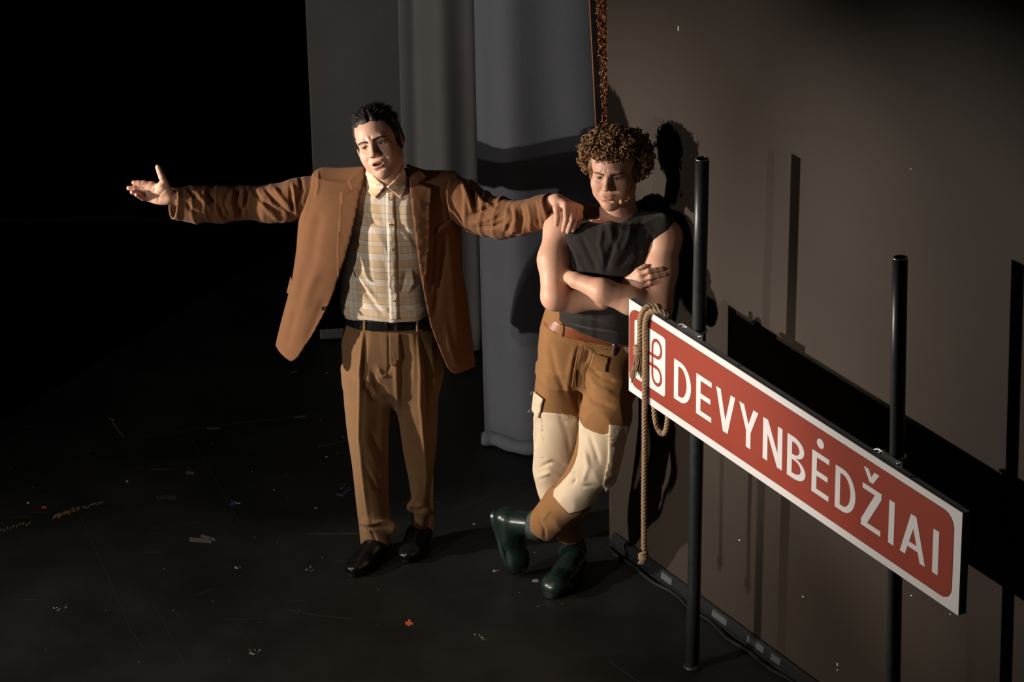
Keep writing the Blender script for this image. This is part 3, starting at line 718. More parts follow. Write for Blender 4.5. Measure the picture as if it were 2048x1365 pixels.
for (t, b, ax) in (pl1, pl2):
    us = (t - S0) @ EU
    for vv in (SH - .02, .05):
        c = b + ax * ((spt(us, vv)[2] - b[2]) / ax[2])
        if vv > .2: c = c + ax * .03
        m = MB()
        loop = [c + .0268 * (math.cos(a) * EU - math.sin(a) * WN) for a in np.linspace(0, math.pi, 15)]
        loop = [c + EU * .062 + WN * .028 + ax * .004, c + EU * .036 + WN * .024] + loop + [c - EU * .036 + WN * .024, c - EU * .06 + WN * .026 + ax * .006, c - EU * .085 + WN * .03 - ax * .004]
        m.tube(catmull(loop, 4), .0042, 8)
        cl = m.build('clamp', M_steel, sign)
        for sg in (-1, 1): MB().tube([c + EU * .05 * sg + WN * .034, c + EU * .05 * sg + WN * .012], .006, 6).build('clamp_bolt', M_steel, cl)
        MB().boxv(c + WN * .026, EU * .07, EV * .010, WN * .0018).build('clamp_plate', M_pole, cl, smooth=False)
pm = (pl1[1] + pl2[1]) / 2
ft = [spt(-.36, 0), spt(1.8, 0)]
for (t, b, ax) in (pl1, pl2):
    MB().tube([b * V(1, 1, 0), b * V(1, 1, 0) + UP * .006, b * V(1, 1, 0) + UP * .012], [.034, .033, .026], 24).build('base_plate', M_pole, sign)
# ------------------------------------------------------------------ rope
M_rope = cloth('hemp_rope', (.30, .20, .115), .95, 1400, .5, .3, .1, 60)
rope = root('rope', onfloor(1290, 1262), 'hemp rope looped over the left end of the red sign', 'rope')
def strands(path, R_, name, parent, pitch=.042, rs=None):
    pts = catmull(path, 10); seg = np.cumsum([0] + [np.linalg.norm(b - a) for a, b in zip(pts[:-1], pts[1:])])
    n = int(seg[-1] / .0045); s = np.linspace(0, seg[-1], n); A = np.stack([np.interp(s, seg, [p[i] for p in pts]) for i in range(3)], 1)
    T = np.gradient(A, axis=0); T /= np.linalg.norm(T, axis=1)[:, None]
    u = np.cross(T[0], V(.3, .5, .1)); u /= np.linalg.norm(u); Us = []
    for t in T: u = u - t * (u @ t); u /= np.linalg.norm(u); Us.append(u)
    Us = np.array(Us); Ws = np.cross(T, Us); m = MB()
    for k in range(3):
        a = s / pitch * 6.283 + k * 2.094
        m.tube(list(A + R_ * .52 * (np.cos(a)[:, None] * Us + np.sin(a)[:, None] * Ws)), R_ * .60, 7)
    return m.build(name, M_rope, parent)
RR = .0102
def fr_(px, py, n): return onplane(px, py, SP + WN * n, WN)
ut1, ut2 = suv(1286, 640)[0], suv(1297, 640)[0]
def sp_(u, v, n): return spt(u, v, n)
uL, uR = suv(1281, 700)[0] + .020, suv(1291, 700)[0] + .020
strands([sp_(uL + .008, .215, .022), sp_(uL + .004, .25, .016), sp_(uL, .30, .014), sp_(uL + .012, .335, .014), sp_(uL + .02, SH + .008, .004), sp_(uL + .03, SH + .013, -.016), sp_(uL + .045, SH + .004, -.040), sp_(uL + .03, .25, -.046), sp_(uL + .012, .08, -.046), sp_(uL + .0, -.02, -.046), sp_(uL + .004, -.07, -.046), sp_(uL + .022, -.105, -.046), sp_(uL + .050, -.118, -.046), sp_(uL + .078, -.098, -.046), sp_(uL + .092, -.05, -.046),
         sp_(uL + .096, .02, -.046), sp_(uL + .100, .2, -.046), sp_(uL + .098, SH - .02, -.046), sp_(uL + .092, SH + .008, -.032), sp_(uL + .076, SH + .013, -.012), sp_(uL + .052, SH + .004, .006), sp_(uR + .006, .325, .014), sp_(uR, .28, .014), sp_(uR, .2, .013), sp_(uR - .001, .1, .013), sp_(uR - .002, 0, .013), sp_(uR - .003, -.2, .012), fr_(1288, 1000, .012), fr_(1288, 1100, .012)], RR, 'rope_strand', rope)
kc = fr_(1287, 1112, .012)
def knot(c, r, name, seed):
    m = MB(); rr = random.Random(seed)
    for k in range(3):
        a0 = rr.uniform(0, 6.28); tilt = rr.uniform(-.7, .7)
        m.tube([c + V(math.cos(a) * r, math.sin(a) * r * .9, (k - 1) * r * .75 + tilt * r * math.cos(a + a0)) for a in np.linspace(0, 6.283, 25)[:-1]], r * .62, 8, closed=True)
    return m.build(name, M_rope, rope)
knot(kc, .012, 'end_knot', 3); kn = sp_(uL + .008, .200, .024); knot(kn, .0125, 'tassel_knot', 9)
tm = MB(); rr = random.Random(4)
for i in range(58):
    a = rr.uniform(0, 6.28); q = rr.uniform(.3, 1); ln = rr.uniform(.07, .118)
    s0_ = kn + V(math.cos(a) * .008, math.sin(a) * .006, -.008); dv = V(math.cos(a) * .019 * q - .004, math.sin(a) * .010 * q, 0)
    tm.tube([s0_ + dv * t ** 1.4 * 1.3 - UP * ln * t + V(.003 * math.sin(7 * t + a), 0, 0) for t in np.linspace(0, 1, 7)], [.0022, .0021, .002, .002, .0018, .0016, .0009], 5)
tm.build('tassel', M_rope, rope)
em = MB()
for i in range(26):
    a = rr.uniform(0, 6.28); em.tube([kc - UP * .012 + V(math.cos(a) * .006, math.sin(a) * .006, 0), kc - UP * .03 + V(math.cos(a) * .014 - .006, math.sin(a) * .01, 0)], .0018, 5)
em.build('frayed_end', M_rope, rope)
# ================================================================== people
def rot3(yaw, pitch, roll):
    """head frame: x to the viewer's right, y away from the face, z up"""
    a, b, c = map(math.radians, (yaw, pitch, roll))
    Rz = V([math.cos(a), -math.sin(a), 0], [math.sin(a), math.cos(a), 0], [0, 0, 1])
    Rx = V([1, 0, 0], [0, math.cos(b), -math.sin(b)], [0, math.sin(b), math.cos(b)])
    Ry = V([math.cos(c), 0, math.sin(c)], [0, 1, 0], [-math.sin(c), 0, math.cos(c)])
    return Rz @ Rx @ Ry
class Head:
    def __init__(s, R, eye_world, scale=1.0, jaw=1.0, open_mouth=0., round_=0.):
        s.R, s.k = R, scale; s.o = eye_world - R @ V(0, -.078, .0) * scale; s.jaw = jaw; s.open = open_mouth; s.rd = round_
    def w(s, x, y, z): return s.o + s.R @ (V(x, y, z) * s.k)
    def loc(s, p): return ((p - s.o) @ s.R) / s.k
    def L(s, q, k=None):
        f0 = q['f']
        return dict(f=lambda p: f0(s.loc(p)) * s.k, c=s.w(*q['c']), r=q['r'] * s.k, k=q['k'] * s.k, op=q['op'])
    def prims(s):
        j, rd = s.jaw, s.rd
        q = [ell((0, .018, .038), (.076, .096, .084)), ell((0, -.022, -.035), (.0615 + rd, .066, .080), .03),
             ell((0, -.012, .045), (.066, .078, .058), .03),
             cap((0, -.066, -.096), (0, -.060, -.103), .019, .015, .03)]
        for sx in (-1, 1):
            q += [cap((sx * .053 * j, .004, -.055), (sx * .046 * j, -.014, -.074), .016, .016, .03), cap((sx * .046 * j, -.014, -.074), (sx * .014, -.062, -.102), .017, .016, .028),
                  ell((sx * (.042 + rd), -.058, -.026), (.021, .017, .019), .03), ell((sx * .036, -.060, -.055), (.019, .017, .022), .03)]
        q += [cap((-.038, -.076, .019), (-.010, -.086, .015), .010, .009, .018), cap((.038, -.076, .019), (.010, -.086, .015), .010, .009, .018)]
        for sx in (-1, 1): q.append(ell((sx * .031, -.097, -.001), (.018, .017, .0125), .016, 's'))
        q += [cap((0, -.083, .012), (0, -.1065, -.0285), .0075, .0100, .012), ell((0, -.1075, -.0315), (.0115, .0105, .0090), .008)]
        for sx in (-1, 1): q += [ell((sx * .0125, -.0985, -.0355), (.0072, .0095, .0075), .007), ell((sx * .0065, -.1055, -.0425), (.0035, .005, .0035), .003, 's')]
        for sx in (-1, 1):   # lids and ears
            q += [ell((sx * .031, -.0705, 0), (.0143, .0136, .0106), .008), ell((sx * .031, -.0885, -.0015), (.0122, .0125, .0044), .0025, 's')]
            q += [cap((sx * .0335, -.0805, .0052), (sx * .0285, -.0825, .0052), .0035, .0035, .004)]
            e = V(sx * .079, .016, -.006); Re = rot3(sx * 28, 0, 0)
            q += [ell(e, (.0075, .019, .031), .006, R=Re), ell(e + V(sx * .007, -.004, .002), (.006, .011, .018), .004, 's', R=Re)]
        m = s.open
        q += [ell((0, -.0765, -.066), (.026, .019, .021), .018)]
        q += [ell((-.008, -.0940, -.0610), (.0135, .0056, .0040), .006), ell((.008, -.0940, -.0610), (.0135, .0056, .0040), .006), ell((0, -.0938, -.0742 - m), (.0165, .0062, .0052), .008)]
        if m > 0: q += [ell((0, -.098, -.0672 - m * .5), (.0205, .024, .0024 + m * .60), .003, 's')]
        else: q += [ell((0, -.102, -.0674), (.0205, .0125, .0012), .003, 's')]
        q += [ell((0, -.089, -.0855 - m), (.016, .010, .0045), .008, 's'), cap((0, -.062, -.101 - m), (0, -.070, -.099 - m), .016, .0135, .02)]
        return [s.L(x) for x in q]
    def tones(s, p, c, brow, base=(.56, .31, .215)):
        l = s.loc(p); base = V(*base)
        def g(cx, cy, cz, r): return np.exp(-(((l - V(cx, cy, cz)) / V(*r)) ** 2).sum(1))
        def mixin(c, m, col): return c * (1 - m[:, None]) + m[:, None] * V(*col)
        m = s.open
        lip = np.clip(2.6 * g(0, -.098, -.0615, (.0155, .013, .0030)) - .5, 0, 1) + np.clip(2.6 * g(0, -.098, -.0742 - m, (.0135, .013, .0042)) - .5, 0, 1)
        for sx in (-1, 1):
            c = mixin(c, .35 * g(sx * .043, -.07, -.035, (.02, .03, .02)), (.60, .25, .17))
            c = mixin(c, .45 * g(sx * .031, -.085, .001, (.019, .02, .0075)), (.36, .17, .12))
        c = mixin(c, .3 * g(0, -.11, -.033, (.015, .012, .012)), (.62, .25, .17))
        c = mixin(c, np.clip(lip, 0, .75), (.43, .135, .105))
        if m > 0: c = mixin(c, np.clip(3 * g(0, -.083, -.0672 - m * .5, (.017, .009, .004 + m * .5)) - .4, 0, 1), (.09, .012, .010))
        return c
    def eyes(s, parent, iris):
        s.hp = s.prims()
        for sx in (-1, 1):
            c = s.w(sx * .031, -.0705, 0); m = MB(); vs, fs = [], []; nr, ns = 14, 22
            look = s.R @ V(0, -1, 0)
            u = s.R @ V(1, 0, 0); v = s.R @ V(0, 0, 1); r = .0124 * s.k
            for i in range(nr + 1):
                a = math.pi * i / nr
                for j in range(ns): b = 6.28318 * j / ns; vs.append(c + r * (math.cos(a) * look + math.sin(a) * (math.cos(b) * u + math.sin(b) * v)))
            for i in range(nr):
                for j in range(ns): fs.append((i * ns + j, (i + 1) * ns + j, (i + 1) * ns + (j + 1) % ns, i * ns + (j + 1) % ns))
            vv = np.array(vs); ang = np.arccos(np.clip(((vv - c) / r) @ look, -1, 1))
            col = np.where(ang[:, None] < .17, V(.006, .006, .006), np.where(ang[:, None] < .46, V(*iris), V(.62, .56, .52)))
            mk('eye', vv, fs, M_eye, parent, attr={'tone': col})
            q = np.array([s.w(sx * .031 + t * .0122, -.13, .0042 * (1 - t * t) + .0004) for t in np.linspace(-1, 1, 13)])
            y_ = s.R @ V(0, 1, 0); q = project_to(s.hp, q, y_, 0, .08) - y_ * .0006
            MB().tube(list(q), [.0004, .0008, .0011, .0012, .0012, .0012, .0012, .0012, .0012, .0012, .0011, .0008, .0004], 5).build('eyelashes', M_lash, parent)
    def brow(s, parent, mat, inner=(.011, .024), mid=(.030, .030), outer=(.050, .022), th=.0042, seed=1, nh=110):
        hp_ = s.prims()
        for sx in (-1, 1):
            rr = random.Random(seed + sx); m = MB()
            xs = [inner, ((inner[0] + mid[0]) / 2, (inner[1] + mid[1]) / 2 + .0005), mid, ((outer[0] + mid[0]) / 2, (outer[1] + mid[1]) / 2 + .0018), outer]
            cv = catmull([V(sx * a, 0, b) for a, b in xs], 8)
            pts = []; rad = []
            for i in range(nh):
                t = rr.random(); q = cv[int(t * (len(cv) - 1))]; dz = rr.uniform(-1, 1) * th * (1 - .65 * t); x, z = q[0], q[2] + dz
                dx = sx * (.35 + .65 * t); d2 = .8 - 1.25 * t; L_ = .008
                for g, e in ((0, .0), (.5, -.0012), (1, -.0002)): pts.append(s.w(x + dx * L_ * g, -.13, z + d2 * L_ * g)); rad.append(e)
            pts = np.array(pts); y_ = s.R @ V(0, 1, 0); q = project_to(hp_, pts, y_, 0, .08) + y_ * np.array(rad)[:, None]
            for i in range(nh): m.tube(list(q[3 * i:3 * i + 3]), [.0011, .0011, .0004], 4, caps=False)
            m.build('eyebrow', mat, parent)
def project_to(prims, p, dirn, lo=-.02, hi=.03):
    """slide points along dirn until they sit on the surface"""
    t = np.full(len(p), lo); out = t.copy(); done = np.zeros(len(p), bool)
    for _ in range(30):
        d = field(prims, p + dirn * t[:, None]); h = d < .0005; out = np.where(done, out, t); done |= h; t = np.where(done, t, t + np.maximum(d * .8, .0006))
    return p + dirn * out[:, None]
def finger(base, mid, tip, r0, r1, k=.006):
    base, mid, tip = map(np.asarray, (base, mid, tip)); m2 = mid + (tip - mid) * .52
    return [cap(base, mid, r0, r0 * .96, k), cap(mid, m2, r0 * .98, (r0 + r1) / 2, .003), cap(m2, tip, (r0 + r1) / 2, r1, .003)]
def nails(fingers, prims_c, col, p, toward):
    """pinker nail at the end of each finger on the side facing `toward`"""
    for tip, mid in fingers:
        ax = tip - mid; ax /= np.linalg.norm(ax); c = tip - ax * .002 + toward * .007
        m = np.exp(-(((p - c) @ ax) / .0055) ** 2 - (np.linalg.norm(np.cross(p - c, ax), axis=1) / .0055) ** 2) * .55
        col = col * (1 - m[:, None]) + m[:, None] * V(.66, .42, .34)
    return col
M_skin = skin('skin'); M_skin2 = skin('skin_second')
M_eye, _nt, _b = nodes('eye'); _a = N(_nt, 'ShaderNodeAttribute', attribute_name='tone'); _nt.links.new(_a.outputs['Color'], _b.inputs['Base Color']); _b.inputs['Roughness'].default_value = .12
M_lash = plain('dark_lashes', (.02, .012, .009), .7)
M_tee = cloth('black_jersey', (.0165, .0125, .0105), .9, 700, .3, .15, .12)
M_tan = cloth('tan_canvas', (.235, .112, .040), .88, 800, .35, .12, .1)
M_beige = cloth('cream_canvas', (.60, .475, .335), .88, 800, .35, .06, .1)
M_belt2 = plain('cognac_leather', (.20, .055, .018), .38, 0, .5, 45, .25, .15)
M_boot = plain('dark_green_rubber', (.0075, .0165, .0135), .30, 0, .5, 30, .3, .06)
M_bootrib = plain('ribbed_green_rubber', (.010, .019, .0145), .5, 0, .4, 40, .2, .1)
M_hair2 = plain('light_brown_hair', (.20, .105, .047), .65, 0, .35, 120, .45, .1)
M_brow2 = plain('brown_eyebrow', (.11, .05, .022), .6)
M_mic = plain('skin_tone_microphone', (.55, .30, .17), .6)
# ------------------------------------------------------------------ man leaning by the wall
Y2 = 12.05
base2 = (onfloor(1128, 1160) + onfloor(1045, 1150)) / 2
h2 = Head(rot3(-17, -1, -1.5), P(1216.5, 356, 11.93), 1.0, 1.10, 0., .004)
sh_l, sh_r = P(1121, 452, 12.10), P(1333, 472, 11.985)
neck2 = [cap(h2.w(0, .035, -.05), P(1238, 448, 12.07), .060, .066, .03)]
torso_rows = [(432, 1165, 1300, 12.05, .085), (450, 1128, 1326, 12.05, .105), (480, 1133, 1318, 12.05, .118), (520, 1140, 1310, 12.04, .122), (560, 1138, 1306, 12.04, .12), (600, 1124, 1304, 12.06, .12), (640, 1112, 1298, 12.09, .122), (690, 1108, 1294, 12.11, .124)]
elb_l, elb_r = P(1110, 594, 11.95), P(1317, 614, 11.86)
wr_l, wr_r = P(1252, 574, 11.93), P(1152, 561, 11.905)
arms2 = [ell(sh_l + V(.004, 0, -.012), (.058, .058, .062), .03), ell(sh_r + V(-.004, 0, -.012), (.056, .056, .062), .03)]
arms2 += chain([sh_l, P(1108, 520, 12.02), elb_l], [.055, .0545, .049], .03) + chain([sh_r, P(1323, 540, 11.92), elb_r], [.052, .0545, .050], .03)
arms2 += chain([elb_l, P(1150, 600, 11.97), P(1205, 597, 11.95), wr_l], [.047, .045, .038, .029], .02)
arms2 += chain([elb_r, P(1262, 602, 11.845), P(1205, 582, 11.84), wr_r], [.047, .0485, .042, .0275], .02)
# right hand laid over the other upper arm
def YA(px, py):   # front of the upper arm it rests on
    return 11.90 + 0 * px
hp = {}
hp['i'] = (P(1280, 549, 11.862), P(1297, 542.5, 11.853), P(1324, 538.5, 11.862)); hp['m'] = (P(1284, 560, 11.858), P(1302, 554.5, 11.848), P(1330, 549, 11.862))
hp['r'] = (P(1282, 571, 11.860), P(1300, 567, 11.850), P(1330, 561.5, 11.864)); hp['p'] = (P(1278, 582, 11.866), P(1296, 581, 11.858), P(1316, 573.5, 11.868))
handA = []
for k, r in (('i', .0108), ('m', .0112), ('r', .0108), ('p', .0095)):
    b, m_, t = hp[k]; handA += [cap(wr_l + (b - wr_l) * .12 + V(0, -.012, 0), b, .0165, .0135, .016)] + finger(b, m_, t, r, r * .80)
handA += [cap(P(1258, 566, 11.90), P(1276, 563, 11.875), .024, .02, .016)] + finger(P(1262, 557, 11.89), P(1276, 543, 11.878), P(1291, 532.5, 11.885), .0125, .0092, .012)
# left hand tucked under the other arm
hb = P(1136, 553, 11.975)
handB = [cap(wr_r, hb, .0265, .025, .015), cap(hb, P(1124, 548, 12.04), .026, .022, .012, sq=((1, .3, 0), .7))]
for i in range(4):
    b = P(1122, 546, 12.045) + V(0, 0, (1.5 - i) * .018); handB += finger(b, b + V(-.016, .034, .002), b + V(-.004, .07, 0), .009, .0075)
handB += finger(P(1134, 545, 12.0), P(1129, 536, 12.03), P(1127, 528, 12.06), .0105, .0085, .012)
legs2 = [cap(P(1120, 760, 12.15), P(1118, 1060, 12.27), .05, .035, .02), cap(P(1215, 760, 12.09), P(1190, 925, 11.97), .055, .04), cap(P(1190, 925, 11.97), P(1075, 1052, 12.15), .04, .03)]
inner2 = [zloft([(a, b + 6, c - 6, d, e - .010 - (.03 if a > 610 else 0)) for a, b, c, d, e in torso_rows], .03, e=2.4, rot=-.18), cap(P(1200, 700, 12.14), P(1130, 760, 12.15), .07, .06, .03), cap(P(1130, 720, 12.14), P(1215, 760, 12.1), .07, .06, .03)]
body2_p = inner2 + [cap(P(1238, 452, 12.07), sh_l + V(.02, .01, .012), .06, .046, .03), cap(P(1238, 452, 12.07), sh_r + V(-.02, .01, .012), .06, .046, .03)] + arms2 + handA + handB + legs2 + neck2 + h2.prims()
vs, qs = surface(body2_p, .0024, smooth=2)
vs = sculpt(vs, qs, [([(1118, 563), (1135, 572), (1150, 578)], 4, -.003), ([(1288, 555), (1300, 549), (1312, 546)], 1.8, -.0015), ([(1288, 566), (1300, 561), (1312, 556)], 1.8, -.0015), ([(1286, 577), (1298, 574.5), (1312, 569)], 1.8, -.0015),
    ([(1196, 385), (1203, 380), (1204, 372)], 3, -.0012), ([(1204, 398), (1207, 402), (1206, 407)], 2, -.0008), ([(1203, 346), (1206, 340)], 2, -.0015), ([(1214, 346), (1212, 339)], 2, -.0015), ([(1199, 366), (1205, 367)], 2, -.0006)])
tone = np.tile(V(.60, .345, .235), (len(vs), 1))
tone = h2.tones(vs, tone, None)
red_ = np.exp(-(np.linalg.norm(vs - elb_l, axis=1) / .05) ** 2) * .35 + np.exp(-(np.linalg.norm(vs - elb_r, axis=1) / .05) ** 2) * .3
for k in hp: red_ += np.exp(-(np.linalg.norm(vs - hp[k][1], axis=1) / .012) ** 2) * .35 + np.exp(-(np.linalg.norm(vs - hp[k][0], axis=1) / .013) ** 2) * .25
red_ = np.clip(red_, 0, .6)[:, None]; tone = tone * (1 - red_) + red_ * V(.60, .255, .185)
tone = nails([(hp[k][2], hp[k][1]) for k in hp], None, tone, vs, V(0, -.9, .43))
man2 = mk('person', vs, qs, M_skin2, base=base2, attr={'tone': tone}, label='person in sleeveless black shirt, arms crossed, leaning near the brown wall', cat='person')
h2.eyes(man2, (.06, .07, .07)); h2.brow(man2, M_brow2, (.011, .0125), (.030, .0185), (.050, .0195), .0030, 4)
# shirt
tee = [zloft([(a, b, c, d, e) for a, b, c, d, e in torso_rows], .03, e=2.4, rot=-.18, off=.006), cap(P(1238, 452, 12.065), sh_l + V(.012, .01, .014), .066, .060, .03), cap(P(1238, 452, 12.065), sh_r + V(-.016, .01, .012), .066, .058, .03), cap(P(1238, 440, 12.075), P(1238, 425, 12.07), .074, .070, .02)]
tee.append(prim(lambda p: .0035 * snoise(p, 28, 4, 8, (1.3, 1.2, .55)) - .003 * ridged(p, 34, 9, 6, (1.4, 1.4, .4)), (0, 0, 0), 9, 0, 'd'))
tee_cut = tee + [pxpoly([(1100, 625), (1122, 645), (1163, 668), (1222, 688.5), (1260, 693), (1300, 700), (1330, 760), (1090, 760)], 11.7, 12.4, .002),
    pxpoly(smooth_poly([(1172, 360), (1188, 400), (1202, 424), (1222, 441), (1238, 446), (1257, 439), (1278, 420), (1296, 392), (1300, 350)], 2), 11.6, 12.055, .003), cap(P(1238, 440, 12.09), P(1236, 370, 12.05), .066, .08, .006, 's'),
    cap(sh_l + V(-.046, -.02, -.01), sh_l + V(-.03, -.015, -.16), .056, .056, .006, 's'), cap(sh_r + V(.042, -.02, .0), sh_r + V(.022, -.02, -.17), .056, .054, .006, 's')]
tee_st = [([(1216, 442), (1226, 475), (1234, 500)], 7, .006), ([(1236, 450), (1228, 490), (1215, 520), (1212, 545)], 6, -.007), ([(1285, 440), (1272, 480), (1252, 512), (1238, 535)], 6, -.006), ([(1262, 450), (1256, 480), (1246, 500)], 5, .005), ([(1300, 460), (1285, 500), (1262, 530)], 5, .005),
          ([(1160, 470), (1180, 510), (1195, 545)], 6, -.005), ([(1205, 450), (1200, 490), (1210, 530)], 5, .005), ([(1278, 475), (1276, 515), (1262, 555)], 5, -.005), ([(1148, 500), (1160, 530), (1170, 548)], 5, .004),
          ([(1120, 634), (1160, 640), (1210, 646)], 4, -.004), ([(1130, 648), (1180, 662), (1240, 668)], 4, -.004), ([(1124, 640), (1170, 652), (1230, 660)], 4, .004)]
sdf('shirt', tee_cut, .0034, M_tee, man2, tee_st, 2, label='sleeveless black cotton shirt')
# trousers
pel = zloft([(622, 1104, 1290, 12.12, .120), (680, 1082, 1288, 12.13, .124), (720, 1076, 1284, 12.14, .126), (765, 1074, 1276, 12.14, .118)], .03, e=2.3, shear=-.20)
legA = [zloft([(735, 1074, 1172, 12.14, .10), (800, 1068, 1168, 12.15, .098), (850, 1071, 1164, 12.16, .094), (900, 1072, 1152, 12.18, .088), (940, 1069, 1144, 12.20, .084), (985, 1080, 1142, 12.23, .078), (1030, 1102, 1156, 12.25, .068), (1082, 1122, 1166, 12.26, .056)], .03, e=2.2)]
legB = chain([P(1212, 735, 12.07), P(1212, 830, 12.02), P(1194, 925, 11.965), P(1150, 988, 12.02), P(1086, 1050, 12.13)], [.088, .088, .078, .071, .060], .03)
tr_d = prim(lambda p: .0035 * snoise(p, 22, 14, 8, (1.2, 1, .8)) - .0045 * ridged(p, 30, 19, 6, (1, 1, .9)), (0, 0, 0), 9, 0, 'd')
allT = [pel] + legA + legB
polyB = smooth_poly([(1157, 832), (1164, 848), (1176, 860), (1217, 873), (1217.5, 849), (1268, 853), (1266, 960), (1212, 996), (1144, 1033), (1122, 1012), (1101, 987), (1128, 960), (1146, 938), (1158, 900)], 1)
polyA = smooth_poly([(1056, 824), (1110, 826), (1163, 833), (1166, 905), (1150, 1010), (1060, 1012)], 1)
st2 = [([(1158, 690), (1150, 720), (1146, 760), (1158, 800)], 3, -.006), ([(1150, 700), (1140, 740), (1134, 790)], 6, .005), ([(1178, 700), (1172, 730)], 6, -.005), ([(1180, 735), (1200, 755), (1235, 765)], 5, -.008), ([(1175, 750), (1195, 775), (1230, 790)], 5, .007), ([(1165, 770), (1185, 800), (1225, 815)], 6, -.007), ([(1100, 690), (1110, 740), (1135, 800)], 6, -.005), ([(1140, 770), (1150, 800), (1160, 835)], 4, -.008),
       ([(1120, 830), (1135, 870), (1140, 910)], 6, -.004), ([(1080, 935), (1105, 925), (1135, 935)], 4, -.006), ([(1075, 955), (1100, 945), (1125, 955)], 4, .006), ([(1178, 868), (1190, 900), (1198, 925)], 5, -.005), ([(1146, 942), (1150, 960), (1145, 970)], 4, -.007), ([(1170, 900), (1176, 935), (1165, 965)], 5, .005), ([(1145, 965), (1165, 975), (1190, 972)], 4, -.004),
       ([(1076, 1040), (1088, 1060), (1090, 1080)], 3, -.006), ([(1100, 1020), (1085, 1040)], 4, .004)]
hemA = prim(lambda p: P(1140, 1076, 12.26)[2] - p[:, 2], (0, 0, 0), 9, .004, 'i')
LBX = P(1086, 1050, 12.13) - P(1150, 988, 12.02); LBX /= np.linalg.norm(LBX)
def legB_end(p):   # cuts only the crossed leg square at its hem
    d = (p - P(1086, 1050, 12.13)) @ LBX - .008
    far = np.linalg.norm(p - P(1086, 1050, 12.13), axis=1) - .11
    return np.maximum(-d, far)
pT = [fieldprim(allT + [tr_d], .01), hemA, prim(legB_end, P(1070, 1060, 12.13), .12, .003, 's')]
trousers2 = sdf('trousers', pT, .0040, M_tan, man2, st2, 2, label='tan canvas work trousers with cream patches')
legBp = fieldprim(legB, .01)
patchB = [fieldprim(legB + legA + [tr_d], .01, off=-.0028), pxpoly(polyB, 11.7, 12.10, .001, 'i'), prim(legB_end, P(1070, 1060, 12.13), .12, .003, 's')]
sdf('knee_patch', patchB, .0036, M_beige, trousers2, st2, 2, label='cream canvas patch over the crossed knee')
patchA = [fieldprim(legA + [tr_d], .01, off=-.0028), pxpoly(polyA, 11.95, 12.40, .001, 'i'), fieldprim(legB, .002, 's', off=-.004)]
sdf('thigh_patch', patchA, .0036, M_beige, trousers2, st2, 2, label='cream canvas patch on the standing leg')
surfT = [fieldprim(allT, .01, off=-.004)]
patch('cargo_pocket', [(1069, 824), (1086, 830), (1090, 915), (1080, 917), (1069, 914), (1066, 870)], surfT, M_beige, trousers2, 11.6, 12.4, .008, .008)
patch('pocket_flap', [(1067, 783), (1087, 799), (1078, 838), (1070, 832), (1063, 819)], surfT, M_beige, trousers2, 11.6, 12.4, .018, .004)
patch('cargo_pocket', [(1218, 850), (1256, 853), (1246, 915), (1232, 965), (1212, 985), (1205, 970), (1215, 925)], surfT, M_beige, trousers2, 11.6, 12.4, .007, .006)
patch('pocket_seam', [(1158, 692), (1161, 693), (1150, 745), (1146, 775), (1143, 774), (1147, 742)], surfT, M_tan, trousers2, 11.6, 12.4, .004, .003, step=3)
patch('front_pocket', [(1186, 706), (1218, 716), (1211, 745), (1192, 741), (1180, 730)], surfT, M_tan, trousers2, 11.6, 12.4, .003, .002, step=3)
thr = MB(); rr = random.Random(8)
for (px, py, yy) in ((1066, 785, 12.05), (1063, 822, 12.05), (1062, 820, 12.05), (1134, 832, 12.02), (1140, 835, 12.02), (1155, 833, 11.98), (1158, 838, 11.98), (1216, 872, 11.93), (1219, 880, 11.93), (1221, 888, 11.93), (1128, 838, 12.02), (1158, 845, 11.98)):
    d_, t_ = march(surfT, [px], [py], 11.6, 12.4); c = CC + d_[0] * (t_[0] - .010)
    for i in range(3):
        e = V(rr.uniform(-1, 1), -.3, rr.uniform(-1, .3)) * .013
        thr.tube([c, c + e * .5 + V(0, -.002, .001), c + e], .0006, 4)
thr.build('frayed_threads', M_beige, trousers2, kind='stuff')
# belt
pel_b = lambda off: zloft([(600, 1104, 1290, 12.12, .118), (636, 1104, 1290, 12.12, .118), (680, 1082, 1288, 12.13, .122), (720, 1076, 1284, 12.14, .125)], .03, e=2.3, shear=-.20, off=off)
bz = lambda y: P(1197, y, 12.12)[2]
def band(p, lo, hi):
    z = p[:, 2] + .20 * (p[:, 0] - P(1188, 660, 12.12)[0]); return np.maximum(z - hi, lo - z)
belt2 = sdf('belt', [pel_b(.0085), prim(lambda p: band(p, bz(663) , bz(641)), (0, 0, 0), 9, .003, 'i'), dict(pel_b(.003), op='s', k=.002)], .003, M_belt2, man2, None, 1, label='cognac leather belt')
surfB = [pel_b(.0085)]
patch('buckle', [(1226, 688), (1231, 689), (1229, 712), (1224, 711)], surfB, M_steel, belt2, 11.6, 12.4, .004, .004, step=2.5, relaxn=2)
patch('belt_loop', [(1119, 646), (1129, 652), (1126, 676), (1116, 668)], surfB, M_tan, belt2, 11.6, 12.4, .004, .003, step=3, relaxn=2)
for q in ((1160, 678), (1170, 684), (1183, 690), (1196, 695), (1208, 699)): button('belt_hole', q[0], q[1], surfB, M_black, belt2, 11.6, 12.4, .0018, .0005)
